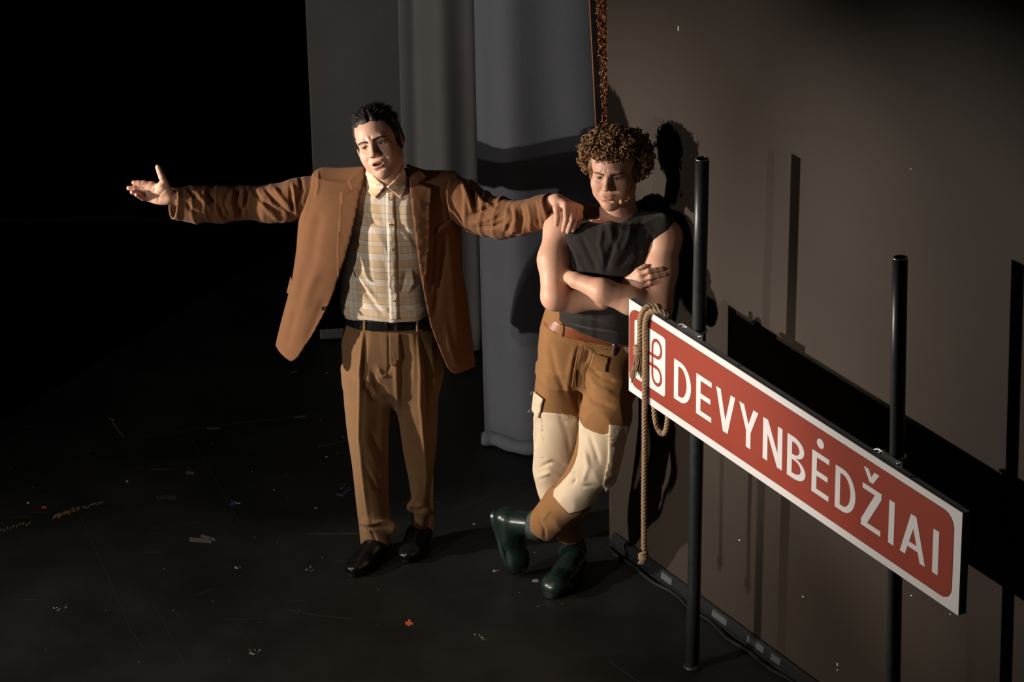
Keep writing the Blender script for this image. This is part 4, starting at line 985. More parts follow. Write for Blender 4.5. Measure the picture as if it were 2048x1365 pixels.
# boots
def ribbed(c0, c1, r0, r1, name, parent, squash=1.0, n=46):
    ax = c1 - c0; L_ = np.linalg.norm(ax); ax /= L_; u = np.cross(ax, V(.2, 1, .1)); u /= np.linalg.norm(u); w_ = np.cross(ax, u); vs, fs = [], []; m = n * 4
    prof = [(0, -.010), (0, .001), (.06, .003), (.5, .003), (.94, .003), (1, .001), (1, -.010), (.5, -.010)]
    for t, e in prof:
        for j in range(m):
            a = 6.28318 * j / m; rr = r0 + (r1 - r0) * t + e + (.0014 * math.sin(n * a) if e > .002 else 0)
            vs.append(c0 + ax * L_ * t + rr * (math.cos(a) * u + squash * math.sin(a) * w_))
    k = len(prof)
    for i in range(k):
        for j in range(m): fs.append((i * m + j, i * m + (j + 1) % m, (i + 1) % k * m + (j + 1) % m, (i + 1) % k * m + j))
    return mk(name, vs, fs, M_bootrib, parent)
# standing boot
tB, hB = onfloor(1099, 1196), onfloor(1158, 1142); fwd = (tB - hB) / np.linalg.norm(tB - hB); sd_ = V(-fwd[1], fwd[0], 0)
an = hB + fwd * .045; top = P(1143, 1096, 12.255)
def bootprims(heel, f, up, side, ankle_off, topc, L_=.275):
    pt = lambda a, s, z: heel + f * a + side * s + up * z
    return [cap(pt(.035, 0, .045), pt(.10, 0, .050), .038, .042, .02), cap(pt(.10, 0, .048), pt(.19, .004, .040), .044, .045, .03, sq=(up, .9)), ell(pt(.215, .004, .036), (.052, .052, .036), .03, R=np.stack([side, f, up], 1)),
            cap(pt(.050, 0, .07), topc, .043, .050, .03)]
bp_ = bootprims(hB, fwd, UP, sd_, 0, top)
boot1 = sdf('boot', bp_ + [prim(lambda p: .004 - p[:, 2], (0, 0, 0), 9, .006, 'i'), prim(lambda p: .0012 * snoise(p, 60, 3), (0, 0, 0), 9, 0, 'd'), prim(lambda p: (p - top) @ ((top - an) / np.linalg.norm(top - an)) - .002, (0, 0, 0), 9, .003, 'i')], .0032, M_boot, man2, None, 2, label='dark green rubber boot standing flat')
axb = (top - an - UP * .07); axb /= np.linalg.norm(axb)
ribbed(top - axb * .034, top + axb * .018, .0500, .0515, 'ribbed_cuff', boot1)
def sole(heel, f, up, side, parent, L_=.262):
    out = []
    for a in np.linspace(0, 6.283, 41)[:-1]:
        x = L_ / 2 + .003 + (L_ / 2) * math.cos(a); wdt = .040 + .013 * (x / L_) - .012 * math.exp(-((x - .09) / .05) ** 2)
        out.append((x, wdt * math.copysign(abs(math.sin(a)) ** .75, math.sin(a)) + .004 * (x / L_)))
    vs = []; n = len(out)
    for z, g in ((0, .93), (.006, 1.03), (.018, 1.03), (.022, .98)): vs += [heel + f * (L_ / 2 + (x - L_ / 2) * g) + side * s * g + up * z for x, s in out]
    fs = [(i * n + j, i * n + (j + 1) % n, (i + 1) * n + (j + 1) % n, (i + 1) * n + j) for i in range(3) for j in range(n)] + [tuple(range(n))[::-1], tuple(range(3 * n, 4 * n))]
    so = mk('sole', vs, fs, M_boot, parent, smooth=False)
    return so
sole(hB, fwd, UP, sd_, boot1)
# crossed boot: toe down, heel up, sole turned to the left
toe = onfloor(1040, 1153); toe[2] = .028; heel = P(1001, 1041, 12.20); f2 = toe - heel; L2 = np.linalg.norm(f2); f2 /= L2
topc = P(1080, 1052, 12.135); up2 = topc - P(1022, 1050, 12.19); up2 -= f2 * (up2 @ f2); up2 /= np.linalg.norm(up2); sd2 = np.cross(f2, up2)
heel = toe - f2 * .255 - up2 * .028
bq = bootprims(heel, f2, up2, sd2, 0, topc - (topc - heel) * .04)
axc = topc - (heel + f2 * .05 + up2 * .07); axc /= np.linalg.norm(axc)
boot2 = sdf('boot', bq + [prim(lambda p: .003 - p[:, 2], (0, 0, 0), 9, .004, 'i'), prim(lambda p: .004 - (p - heel) @ up2, (0, 0, 0), 9, .006, 'i'), prim(lambda p: .0012 * snoise(p, 60, 3), (0, 0, 0), 9, 0, 'd'), prim(lambda p: (p - topc) @ axc - .0, (0, 0, 0), 9, .003, 'i')], .0032, M_boot, man2, None, 2, label='dark green rubber boot crossed over, toe down')
ribbed(topc - axc * .040, topc + axc * .014, .0515, .056, 'ribbed_cuff', boot2)
sole(heel, f2, up2, sd2, boot2)
# curly hair
scalp = [h2.L(ell((0, .026, .047), (.081, .094, .075))), h2.L(ell((0, .05, .0), (.078, .07, .085), .03)), h2.L(cap((-.072, .0, .02), (-.074, .02, -.02), .018, .02, .02)), h2.L(cap((.072, .0, .02), (.074, .02, -.02), .018, .02, .02))]
scalp += [h2.L(ell((0, -.098, -.012), (.062, .07, .062), .012, 's'))]
scalp.append(prim(lambda p: .004 * snoise(p, 120, 6), (0, 0, 0), 9, 0, 'd'))
hair2 = sdf('hair', scalp, .004, M_hair2, man2, None, 1, label='light brown curly hair')
cur = MB(); rr = random.Random(21)
for i in range(1000):
    while True:
        a = rr.uniform(-math.pi, math.pi); e = math.asin(rr.uniform(-.62, 1))
        dl = V(math.cos(e) * math.sin(a), -math.cos(e) * math.cos(a), math.sin(e))      # a = 0 towards the face
        if dl[1] < -.25 and dl[2] < .36: continue
        if dl[1] < .35 and dl[2] < -.45: continue
        break
    thick = .008 + .016 * rr.random()
    if abs(dl[0]) > .5: thick += .012
    c = V(0, .024, .044) + V(dl[0] * .081, dl[1] * .094, dl[2] * .070)
    t0 = rr.uniform(0, 6.28); R_ = rr.uniform(.006, .0115); ln = rr.uniform(.020, .040); turns = rr.uniform(1.2, 2.4)
    tang = np.cross(dl, V(rr.uniform(-1, 1), rr.uniform(-1, 1), rr.uniform(-1, 1))); tang /= np.linalg.norm(tang)
    axd = dl * .55 + tang * .8 + V(0, -.15, -.40 if dl[2] < .6 else -.12); axd /= np.linalg.norm(axd)
    u = np.cross(axd, V(.3, .2, .9)); u /= np.linalg.norm(u); w_ = np.cross(axd, u)
    st = c + dl * thick * .3; pts = []
    for t in np.linspace(0, 1, 13):
        an_ = t0 + 6.283 * turns * t; q = st + dl * thick * min(1, t * 1.6) * .8 + axd * ln * t + R_ * (1 - .25 * t) * (math.cos(an_) * u + math.sin(an_) * w_)
        pts.append(h2.w(*q))
    rd = rr.uniform(.0014, .0030)
    cur.tube(pts, [rd * (.6 + .8 * math.sin(.4 + 2.5 * t)) for t in np.linspace(0, 1, 13)], 5)
cur.build('curls', M_hair2, hair2, kind='stuff')
fz = MB()
for i in range(2200):
    a = rr.uniform(-math.pi, math.pi); e = math.asin(rr.uniform(-.5, 1)); dl = V(math.cos(e) * math.sin(a), -math.cos(e) * math.cos(a), math.sin(e))
    if dl[1] < -.2 and dl[2] < .36: continue
    if dl[1] < .35 and dl[2] < -.4: continue
    c = V(0, .024, .044) + V(dl[0] * .094, dl[1] * .102, dl[2] * .080); t0 = rr.uniform(0, 6.28); R_ = rr.uniform(.003, .007); tg = V(rr.uniform(-1, 1), rr.uniform(-1, 1), rr.uniform(-1, .5))
    u = np.cross(dl, V(.3, .2, .9)); u /= np.linalg.norm(u); w_ = np.cross(dl, u)
    fz.tube([h2.w(*(c + dl * .028 * t + tg * .012 * t + R_ * (math.cos(t0 + 7 * t) * u + math.sin(t0 + 7 * t) * w_))) for t in np.linspace(0, 1, 7)], .0007, 3, caps=False)
fz.build('loose_strands', M_hair2, hair2, kind='stuff')
# headset microphone
b0 = h2.w(.078, -.004, -.03); tip = P(1243, 404, 11.90)
mb = MB(); mb.tube(catmull([h2.w(.082, .01, .0), b0, h2.w(.066, -.05, -.062), P(1257, 400, 11.895), tip], 6), .0011, 6)
mic = mb.build('headset_microphone', M_mic, man2)
mk('mic_foam', *surface([ell(tip, (.0085, .0085, .0092))], .0022), M_mic, mic)
# ------------------------------------------------------------------ man in the brown jacket
M_jack = cloth('rust_brown_wool', (.172, .077, .034), .92, 900, .3, .10, .06)
M_lapel = M_jack
M_jackl = M_jack.copy(); M_jackl.name = 'lined_brown_wool'
_nt = M_jackl.node_tree; _b = _nt.nodes['Principled BSDF']; _src = _b.inputs['Base Color'].links[0].from_socket
_at = N(_nt, 'ShaderNodeAttribute', attribute_name='lin'); _mx = N(_nt, 'ShaderNodeMix', data_type='RGBA'); _mx.inputs[7].default_value = (.020, .012, .009, 1)
_nt.links.new(_at.outputs['Fac'], _mx.inputs[0]); _nt.links.new(_src, _mx.inputs[6]); _nt.links.new(_mx.outputs[2], _b.inputs['Base Color'])
M_trou = cloth('olive_brown_wool', (.205, .108, .046), .9, 900, .3, .10, .15)
M_belt = plain('black_leather', (.008, .008, .009), .32, 0, .5, 60, .3, .12)
M_shoe = plain('black_polished_leather', (.007, .007, .0075), .26, 0, .5, 50, .3, .06)
M_lining = cloth('dark_lining', (.02, .014, .011), .6, 600, .2, .1, .1)
M_horn = plain('dark_horn', (.03, .018, .012), .3)
M_pearl = plain('pale_button', (.52, .42, .28), .3)
M_hair = plain('near_black_hair', (.011, .008, .0065), .55, 0, .35, 200, .4, .1)
M_brow1 = plain('dark_eyebrow', (.035, .02, .014), .7)
M_tooth = plain('teeth', (.62, .56, .47), .3)
def plaid_mat():
    m, nt, b = nodes('beige_plaid'); L = nt.links.new
    U = N(nt, 'ShaderNodeAttribute', attribute_name='pu').outputs['Fac']; Vv = N(nt, 'ShaderNodeAttribute', attribute_name='pv').outputs['Fac']
    def bandmask(src, period, ph, lo, hi):
        a = N(nt, 'ShaderNodeMath', operation='MULTIPLY_ADD'); L(src, a.inputs[0]); a.inputs[1].default_value = 1 / period; a.inputs[2].default_value = ph
        f = N(nt, 'ShaderNodeMath', operation='FRACT'); L(a.outputs[0], f.inputs[0])
        g = N(nt, 'ShaderNodeMath', operation='GREATER_THAN'); L(f.outputs[0], g.inputs[0]); g.inputs[1].default_value = lo
        l = N(nt, 'ShaderNodeMath', operation='LESS_THAN'); L(f.outputs[0], l.inputs[0]); l.inputs[1].default_value = hi
        mu = N(nt, 'ShaderNodeMath', operation='MULTIPLY'); L(g.outputs[0], mu.inputs[0]); L(l.outputs[0], mu.inputs[1]); return mu.outputs[0]
    prev = None
    def over(prev, mask, col, amt):
        k = N(nt, 'ShaderNodeMath', operation='MULTIPLY'); L(mask, k.inputs[0]); k.inputs[1].default_value = amt
        mx = N(nt, 'ShaderNodeMix', data_type='RGBA'); L(k.outputs[0], mx.inputs[0])
        if prev is None: mx.inputs[6].default_value = (.70, .51, .31, 1)
        else: L(prev, mx.inputs[6])
        mx.inputs[7].default_value = col + (1,); return mx.outputs[2]
    PU, PV = .150, .103
    wv = (.86, .79, .68); wh = (.84, .76, .65); dk = (.16, .115, .085)
    prev = over(prev, bandmask(U, PU, .13, .0, .24), wv, .60); prev = over(prev, bandmask(U, PU, .13, .52, .60), wv, .35); prev = over(prev, bandmask(U, PU, .13, .66, .72), wv, .3)
    prev = over(prev, bandmask(Vv, PV, .0, .0, .28), wh, .62); prev = over(prev, bandmask(Vv, PV, .0, .56, .74), wv, .30)
    for lo in (.005, .10, .135, .235): prev = over(prev, bandmask(U, PU, .13, lo, lo + .011), dk, .55)
    for lo in (.56, .74): prev = over(prev, bandmask(U, PU, .13, lo, lo + .010), dk, .35)
    for lo in (.01, .28, .56, .75): prev = over(prev, bandmask(Vv, PV, .0, lo, lo + .016), dk, .6)
    L(prev, b.inputs['Base Color']); b.inputs['Roughness'].default_value = .85; b.inputs['Specular IOR Level'].default_value = .25; b.inputs['Sheen Weight'].default_value = .1
    tc = N(nt, 'ShaderNodeTexCoord'); n2 = N(nt, 'ShaderNodeTexNoise', Scale=900., Detail=2.); L(tc.outputs['Object'], n2.inputs['Vector'])
    bp = N(nt, 'ShaderNodeBump', Strength=.2, Distance=.001); L(n2.outputs['Fac'], bp.inputs['Height']); L(bp.outputs[0], b.inputs['Normal'])
    return m
M_plaid = plaid_mat()
def plaid_attr(vs):
    c = P(780, 500, 12.36)
    return dict(pu=(vs[:, 0] - c[0]) * 1.06 + .035 * (vs[:, 2] - c[2]) + .0, pv=vs[:, 2] - c[2] + .06 * (vs[:, 0] - c[0]))
h1 = Head(rot3(-15, -13, -21), P(745.5, 290.5, 12.19), 1.0, 1.0, .0058, -.001)
base1 = onfloor(775, 1115)
shl, shr = P(640, 362, 12.40), P(905, 366, 12.36)
neckb = P(776, 372, 12.37)
# --- body: head, neck, arms and hands in one skin
wl = P(340, 394, 12.33); el_l = P(490, 404, 12.42)
wr1 = P(1112, 402, 12.12); el_r = P(1006, 440, 12.26)
b1 = [cap(h1.w(0, .035, -.06), neckb, .057, .064, .03), zloft([(372, 720, 835, 12.37, .08), (400, 690, 862, 12.36, .10), (520, 694, 862, 12.37, .105), (625, 696, 865, 12.39, .10), (740, 690, 880, 12.41, .10)], .03)]
b1 += chain([shl + V(.07, .02, -.045), P(605, 395, 12.41), el_l, P(420, 405, 12.37), wl], [.036, .040, .040, .036, .0265], .02) + chain([shr + V(-.07, .03, -.045), P(930, 405, 12.36), el_r, P(1060, 425, 12.18), wr1], [.036, .040, .040, .036, .0265], .02)
b1 += [cap(P(735, 720, 12.42), P(750, 1100, 12.42), .06, .035), cap(P(835, 720, 12.43), P(848, 1062, 12.50), .06, .035)]
def YL(d): return 12.33 + d
hl = dict(i=(P(303, 369, YL(-.004)), P(288, 366.5, YL(-.008)), P(267.5, 365.5, YL(-.012))), m=(P(299, 378.5, YL(-.010)), P(281, 377, YL(-.012)), P(257.5, 376.5, YL(-.022))),
          r=(P(298, 387.5, YL(-.010)), P(281, 389, YL(-.018)), P(264, 384.5, YL(-.042))), p=(P(301, 398, YL(-.006)), P(286, 397, YL(-.022)), P(273, 390, YL(-.048))))
for k, r in (('i', .0106), ('m', .0108), ('r', .0102), ('p', .0090)):
    b, m_, t = hl[k]; b1 += [cap(wl + (b - wl) * .15, b, .0175, .0125, .018)] + finger(b, m_, t, r, r * .78)
b1 += [cap(P(336, 382, YL(-.010)), P(322, 372, YL(-.020)), .017, .0155, .015), ell(P(322, 381, YL(-.018)), (.030, .014, .018), .015), ell(P(322, 402, YL(-.012)), (.030, .014, .013), .015)]
b1 += finger(P(331, 368, YL(-.014)), P(323.5, 354, YL(-.018)), P(315.5, 334.5, YL(-.012)), .0122, .0092, .012)
# hand resting on the other man's shoulder
hr = dict(i=(P(1131, 411, 12.025), P(1132.5, 438, 11.975), P(1127, 461, 11.992)), m=(P(1143, 412, 12.035), P(1144, 439, 11.972), P(1136, 464, 11.985)), r=(P(1153, 414, 12.05), P(1153, 439, 11.978), P(1146, 461, 11.982)), p=(P(1160, 417, 12.065), P(1161, 436, 11.992), P(1155, 453, 11.985)))
for k, r in (('i', .0112), ('m', .0114), ('r', .0108), ('p', .0096)):
    b, m_, t = hr[k]; b1 += [cap(wr1 + (b - wr1) * .12, b, .0170, .0140, .016)] + finger(b, m_, t, r, r * .80)
b1 += [cap(P(1113, 405, 12.085), P(1114, 418, 12.04), .0165, .0145, .014)] + finger(P(1114, 416, 12.04), P(1114.5, 433, 12.01), P(1113, 449, 12.015), .0118, .0092, .008)
b1 += h1.prims()
vs, qs = surface(b1, .0023, smooth=2)
vs = sculpt(vs, qs, [([(727, 276), (731, 282), (734, 288)], 2.2, -.002), ([(740, 271), (742, 277), (744, 284)], 2.0, -.0022), ([(734, 273), (738, 280)], 2, .0016), ([(762, 306), (772, 314), (776, 324)], 3, -.002), ([(736, 318), (738, 326)], 3, -.0014), ([(720, 304), (730, 303)], 2, -.0008), ([(756, 294), (768, 288)], 2, -.001), ([(730, 262), (745, 258), (760, 254)], 2, -.0007), ([(733, 268), (748, 263)], 2, -.0007),
    ([(312, 372), (308, 385), (306, 398)], 2.2, -.0016), ([(325, 374), (312, 380), (304, 383)], 2, -.0012), ([(331, 378), (318, 392), (316, 406)], 2.4, -.0016), ([(289, 363), (289, 371)], 1.5, -.001), ([(280, 374), (280, 381)], 1.5, -.001)])
tone = np.tile(V(.61, .36, .255), (len(vs), 1)); tone = h1.tones(vs, tone, None)
lc = h1.loc(vs); beard = np.exp(-((lc - V(0, -.07, -.088)) / V(.055, .05, .030)) ** 2 @ np.ones(3)) * .22
tone = tone * (1 - beard[:, None]) + beard[:, None] * V(.30, .19, .15)
red_ = np.zeros(len(vs))
for H_ in (hl, hr):
    for k in H_: red_ += np.exp(-(np.linalg.norm(vs - H_[k][1], axis=1) / .012) ** 2) * .3 + np.exp(-(np.linalg.norm(vs - H_[k][2], axis=1) / .012) ** 2) * .45 + np.exp(-(np.linalg.norm(vs - H_[k][0], axis=1) / .014) ** 2) * .3
red_ = np.clip(red_, 0, .6)[:, None]; tone = tone * (1 - red_) + red_ * V(.60, .25, .18)
tone = nails([(hr[k][2], hr[k][1]) for k in hr], None, tone, vs, V(0, -.95, .2))
man1 = mk('person', vs, qs, M_skin, base=base1, attr={'tone': tone}, label='person in brown jacket and plaid shirt with both arms stretched wide', cat='person')
h1.eyes(man1, (.06, .05, .04)); h1.brow(man1, M_brow1, (.0095, .0125), (.030, .0195), (.051, .0165), .0032, 2, 140)
tm_ = MB()
for i in range(-3, 4):
    tm_.boxv(h1.w(i * .0042, -.0865 + abs(i) * .0012, -.0655), h1.R @ V(.0020, abs(i) * .0003, 0), h1.R @ V(0, .002, 0), h1.R @ V(0, 0, .0028))
tm_.build('teeth', M_tooth, man1)
# hair: short sides, swept up top
sc1 = [h1.L(ell((-.040, -.012, .050), (.036, .050, .044), .02)), h1.L(ell((.040, -.012, .050), (.036, .050, .044), .02)), h1.L(ell((0, .024, .043), (.0795, .0965, .0795))), h1.L(ell((0, .050, .0), (.0745, .068, .080), .03)), h1.L(ell((0, -.012, .090), (.056, .066, .026), .03)),
       h1.L(cap((-.0745, -.002, .025), (-.0745, .006, -.012), .010, .008, .02)), h1.L(cap((.0745, -.002, .025), (.0745, .006, -.012), .010, .008, .02)), h1.L(ell((-.005, -.103, -.012), (.050, .064, .074), .008, 's')),
       prim(lambda p: .0016 * snoise(h1.loc(p), 260, 31, 8, (1.6, .5, .5)), (0, 0, 0), 9, 0, 'd')]
hair1 = sdf('hair', sc1, .0026, M_hair, man1, None, 0, label='near-black hair swept up from the forehead')
tf = MB(); rr = random.Random(12)
for i in range(1500):
    a = rr.uniform(-math.pi, math.pi); e = math.asin(rr.uniform(.05, 1)); dl = V(math.cos(e) * math.sin(a), -math.cos(e) * math.cos(a), math.sin(e))
    if dl[1] < -.2 and dl[2] < .27: continue
    if dl[1] < .35 and dl[2] < .2: continue
    top_ = min(1, max(0, dl[2] - .3) / .5); frn = max(0, -dl[1]); sd = dl[0]
    c = V(dl[0] * .0775, .022 + dl[1] * .094, .044 + dl[2] * .079)
    ln = .012 + .024 * top_ * rr.uniform(.5, 1.15) + .016 * frn * top_
    cl = .5 * math.sin(31 * dl[0] + 5 * dl[1]) + .5 * math.sin(23 * dl[1] - 9 * dl[0] + 1)     # locks clump together
    g = dl * (.35 + .4 * top_) + V(-.30 * top_ + .35 * cl + rr.uniform(-.2, .2), .55 - .9 * frn * top_ + rr.uniform(-.25, .25), .30 * top_ - .6 * (1 - top_)); g /= np.linalg.norm(g)
    cu = V(.5 * cl + rr.uniform(-.2, .2), .9 + rr.uniform(-.3, .3), -.35) * ln * .6
    for k in range(2):
        o_ = V(rr.uniform(-.003, .003), rr.uniform(-.003, .003), 0)
        pts = [h1.w(*(c + o_ - dl * .003 + g * ln * t + cu * t * t)) for t in np.linspace(0, 1, 6)]
        r0 = rr.uniform(.0009, .0019); tf.tube(pts, [r0, r0 * 1.25, r0 * 1.2, r0 * .95, r0 * .6, r0 * .2], 4, caps=False)
tf.build('hair_locks', M_hair, hair1, kind='stuff')
mm = MB(); mm.tube(catmull([h1.w(-.078, .0, .0), h1.w(-.070, -.03, -.035), h1.w(-.057, -.058, -.055)], 6), .001, 6); mic1 = mm.build('headset_microphone', M_mic, man1)
mk('mic_foam', *surface([ell(h1.w(-.055, -.062, -.057), (.0055, .0055, .0058))], .002), M_mic, mic1)
# --- shirt
shirt_rows = [(360, 728, 826, 12.37, .075), (378, 700, 850, 12.365, .092), (400, 684, 864, 12.36, .108), (440, 680, 868, 12.355, .118), (520, 682, 866, 12.365, .120), (580, 681, 868, 12.375, .122), (612, 684, 870, 12.38, .126), (622, 690, 866, 12.385, .124)]
shirt_p = [zloft(shirt_rows, .03, e=2.25), cap(P(776, 366, 12.37), P(772, 348, 12.355), .070, .066, .02)]
sd_d = prim(lambda p: .0030 * snoise(p, 24, 44, 8, (1.2, 1, .8)) - .0035 * ridged(p, 30, 47, 6, (1.2, 1, .6)), (0, 0, 0), 9, 0, 'd')
shirt_cut = shirt_p + [sd_d, cap(P(775, 372, 12.36), P(765, 330, 12.30), .0585, .066, .005, 's')]
st1 = [([(699, 458), (708, 480), (722, 500)], 4, -.006), ([(696, 530), (712, 560), (735, 590), (765, 628)], 5, -.008), ([(700, 520), (722, 560), (750, 600)], 5, .006), ([(690, 560), (702, 590), (728, 615)], 4, -.005), ([(812, 545), (806, 570), (800, 585)], 5, -.008), ([(822, 540), (826, 565), (815, 585)], 4, .006), ([(725, 420), (735, 440), (760, 450)], 4, -.004), ([(740, 600), (760, 615), (780, 622)], 4, .004), ([(800, 610), (825, 622), (850, 618)], 4, -.004), ([(800, 450), (820, 470), (838, 500)], 5, -.004), ([(791, 390), (793, 500), (798, 636)], 1.6, -.002)]
shirt = sdf('shirt', shirt_cut, .0034, M_plaid, man1, st1, 2, attrf=plaid_attr, label='beige plaid button-up shirt')
surfS = [fieldprim(shirt_p + [sd_d], .01)]
def patchp(name, poly, prims, parent, **kw):
    o = patch(name, poly, prims, M_plaid, parent, 11.9, 12.6, **kw); me = o.data
    co = np.empty(len(me.vertices) * 3, np.float32); me.vertices.foreach_get('co', co); co = co.reshape(-1, 3) + V(*o['_b'])
    for k, v in plaid_attr(co).items(): a = me.attributes.new(k, 'FLOAT', 'POINT'); a.data.foreach_set('value', v.astype(np.float32))
    return o
patchp('button_placket', [(772, 380), (788, 381), (791, 460), (793, 560), (797, 640), (781, 640), (777, 560), (774, 460)], surfS, shirt, off=.003, thick=.002)
surfC = [fieldprim(shirt_p, .01), cap(P(776, 366, 12.37), P(772, 345, 12.355), .071, .068, .02), cap(h1.w(0, .035, -.06), neckb, .057, .064, .03)]
patchp('collar', [(733, 338), (730, 352), (731, 369), (737, 384), (750, 399), (760, 386), (770, 371.5), (760, 363), (748, 353), (739, 342)], surfC, shirt, off=.008, thick=.003, step=3)
patchp('collar', [(773, 373.5), (787, 386), (802.5, 398.5), (809, 384), (815, 366), (811, 345), (806, 331), (800, 344), (792, 357), (782, 367)], surfC, shirt, off=.008, thick=.003, step=3)
for q in ((776, 399), (776.5, 450.5), (779, 500.5), (781.5, 552), (785, 602.5)): button('shirt_button', q[0] + 3, q[1], surfS, M_pearl, shirt, 11.9, 12.6, .0048, .007)
# --- trousers
pel1 = [(612, 692, 878, 12.40, .120), (640, 690, 884, 12.40, .122), (680, 684, 890, 12.40, .124), (730, 688, 888, 12.41, .122), (762, 692, 882, 12.42, .112), (785, 712, 866, 12.42, .085), (805, 745, 832, 12.43, .05)]
lL = [(740, 688, 784, 12.41, .108), (790, 691, 782, 12.41, .10), (870, 697, 777, 12.40, .088), (960, 708, 776, 12.40, .080), (1020, 715, 778, 12.40, .074), (1050, 719, 782, 12.405, .074), (1084, 722, 783, 12.41, .076)]
lR = [(740, 788, 888, 12.43, .108), (800, 790, 876, 12.44, .100), (878, 800, 874, 12.46, .088), (940, 812, 868, 12.475, .080), (985, 820, 863, 12.48, .072), (1020, 824, 862, 12.49, .066), (1056, 824, 858, 12.50, .058)]
tp = [zloft(pel1, .03, e=2.3), zloft(lL, .03, e=2.1), zloft(lR, .03, e=2.1), cap(P(786, 760, 12.42), P(786, 770, 12.42), .06, .05, .04),
      cap(P(735, 1050, 12.33), P(783, 1056, 12.35), .018, .016, .03), cap(P(822, 1014, 12.43), P(852, 1020, 12.44), .018, .016, .03), cap(P(850, 1022, 12.46), P(869, 1027, 12.46), .014, .008, .015)]
td = prim(lambda p: .003 * snoise(p, 18, 64, 8, (1.3, 1, .6)) - .0032 * ridged(p, 24, 67, 6, (1.3, 1, .45)), (0, 0, 0), 9, 0, 'd')
st3 = [([(727, 670), (722, 740), (722, 870), (728, 950), (738, 1045)], 15, .013), ([(836, 680), (839, 800), (846, 900), (849, 990)], 13, .012), ([(757, 800), (756, 880), (765, 960), (772, 1030)], 12, -.008), ([(818, 700), (815, 790)], 10, -.006), ([(727, 662), (723, 730), (722, 800), (721, 870), (726, 930), (732, 990), (738, 1050)], 3, .009), ([(732, 670), (729, 730), (730, 775), (742, 790)], 4, -.010), ([(835, 665), (837, 730), (839, 800), (845, 878), (849, 948), (849, 995)], 3, .009), ([(843, 680), (848, 740), (852, 800), (850, 860)], 5, -.010), ([(862, 690), (866, 740), (868, 790)], 6, .008), ([(805, 680), (806, 720), (803, 760), (802, 800)], 6, -.007), ([(790, 700), (792, 735), (795, 790), (800, 840)], 5, .006),
       ([(778, 665), (779, 700), (780, 730), (775, 750)], 3, -.005), ([(745, 745), (752, 770), (770, 780)], 5, -.009), ([(755, 735), (765, 752), (776, 750)], 4, .007), ([(740, 765), (752, 788), (772, 795)], 5, .007), ([(735, 780), (745, 800), (765, 808)], 4, -.006), ([(740, 860), (752, 900), (765, 960)], 8, -.006), ([(725, 925), (735, 940), (750, 975), (770, 1000)], 4, -.008), ([(740, 900), (756, 930), (770, 975)], 6, .006),
       ([(720, 1053), (735, 1058), (760, 1052), (780, 1056)], 3, -.012), ([(722, 1046), (742, 1049), (762, 1044), (784, 1048)], 4, .008), ([(742, 1062), (748, 1075), (752, 1084)], 3, -.006), ([(820, 1018), (835, 1022), (850, 1020)], 3, -.012), ([(818, 1010), (830, 1014), (845, 1012)], 3, .008), ([(832, 990), (828, 1004), (822, 1010)], 4, .005), ([(800, 1000), (826, 1004)], 3, -.002)]
trs = [fieldprim(tp + [td], .01)]
trousers1 = sdf('trousers', trs, .0038, M_trou, man1, st3, 2, label='olive brown pleated trousers')
surfP = [fieldprim(tp, .01)]
patch('fly_front', [(778, 668), (799, 668), (800, 715), (794, 730), (784, 733), (779, 728)], surfP, M_trou, trousers1, 11.9, 12.7, .0035, .002, step=3)
bz1 = lambda y: P(786, y, 12.40)[2]
pelb = lambda off: zloft([(590, 692, 878, 12.40, .120)] + pel1[:3], .03, e=2.3, off=off)
belt1 = sdf('belt', [pelb(.008), prim(lambda p: np.maximum(p[:, 2] - bz1(617), bz1(638) - p[:, 2]) , (0, 0, 0), 9, .003, 'i'), dict(pelb(.002), op='s', k=.002)], .003, M_belt, man1, None, 1, label='black leather belt')
surfQ = [pelb(.008)]
bk = MB()
d_, t_ = march(surfQ, [772, 792, 792, 772], [642, 643, 662, 661], 11.9, 12.7); bp4 = [CC + d_[i] * (t_[i] - .004) for i in range(4)]
bk.tube(bp4, .0022, 8, closed=True); bk.build('buckle', M_horn, belt1)
for q in ([(727, 634), (733, 636), (732, 662), (726, 660)], [(832, 640), (838, 640), (838, 664), (832, 665)]): patch('belt_loop', q, surfQ, M_trou, belt1, 11.9, 12.7, .004, .003, step=3, relaxn=2)
# --- jacket
jr = [(352, 636, 906, 12.395, .082), (362, 624, 916, 12.39, .098), (375, 616, 920, 12.39, .118), (410, 604, 924, 12.385, .148), (440, 597, 925, 12.385, .158), (500, 592, 926, 12.385, .162), (560, 583, 931, 12.39, .160), (600, 573, 937, 12.395, .160), (650, 560, 943, 12.40, .162), (690, 550, 948, 12.40, .165), (735, 546, 953, 12.40, .168)]
jk = [zloft(jr, .05, e=2.5), cap(P(655, 361, 12.405), P(736, 352, 12.385), .052, .062, .05), cap(P(893, 367, 12.385), P(815, 358, 12.375), .050, .062, .05)]
jd = prim(lambda p: .004 * snoise(p, 13, 84, 8, (1.3, 1, .55)), (0, 0, 0), 9, 0, 'd')
sil = [(637, 333), (680, 335.5), (728, 333), (740, 325), (812, 328), (850, 340), (880, 341), (911, 341.5), (921, 380), (924, 462), (925, 540), (933, 581), (939, 627), (951, 733), (930, 743), (912, 749), (893, 770), (600, 770), (596, 716), (588, 722), (581, 723.5), (570, 716), (559, 705), (550, 690), (574, 586), (583, 553), (592, 497), (596, 439), (606, 400), (622, 350)]
sil_in = sil[:sil.index((951, 733))] + [(965, 900), (540, 900)] + sil[sil.index((550, 690)):]
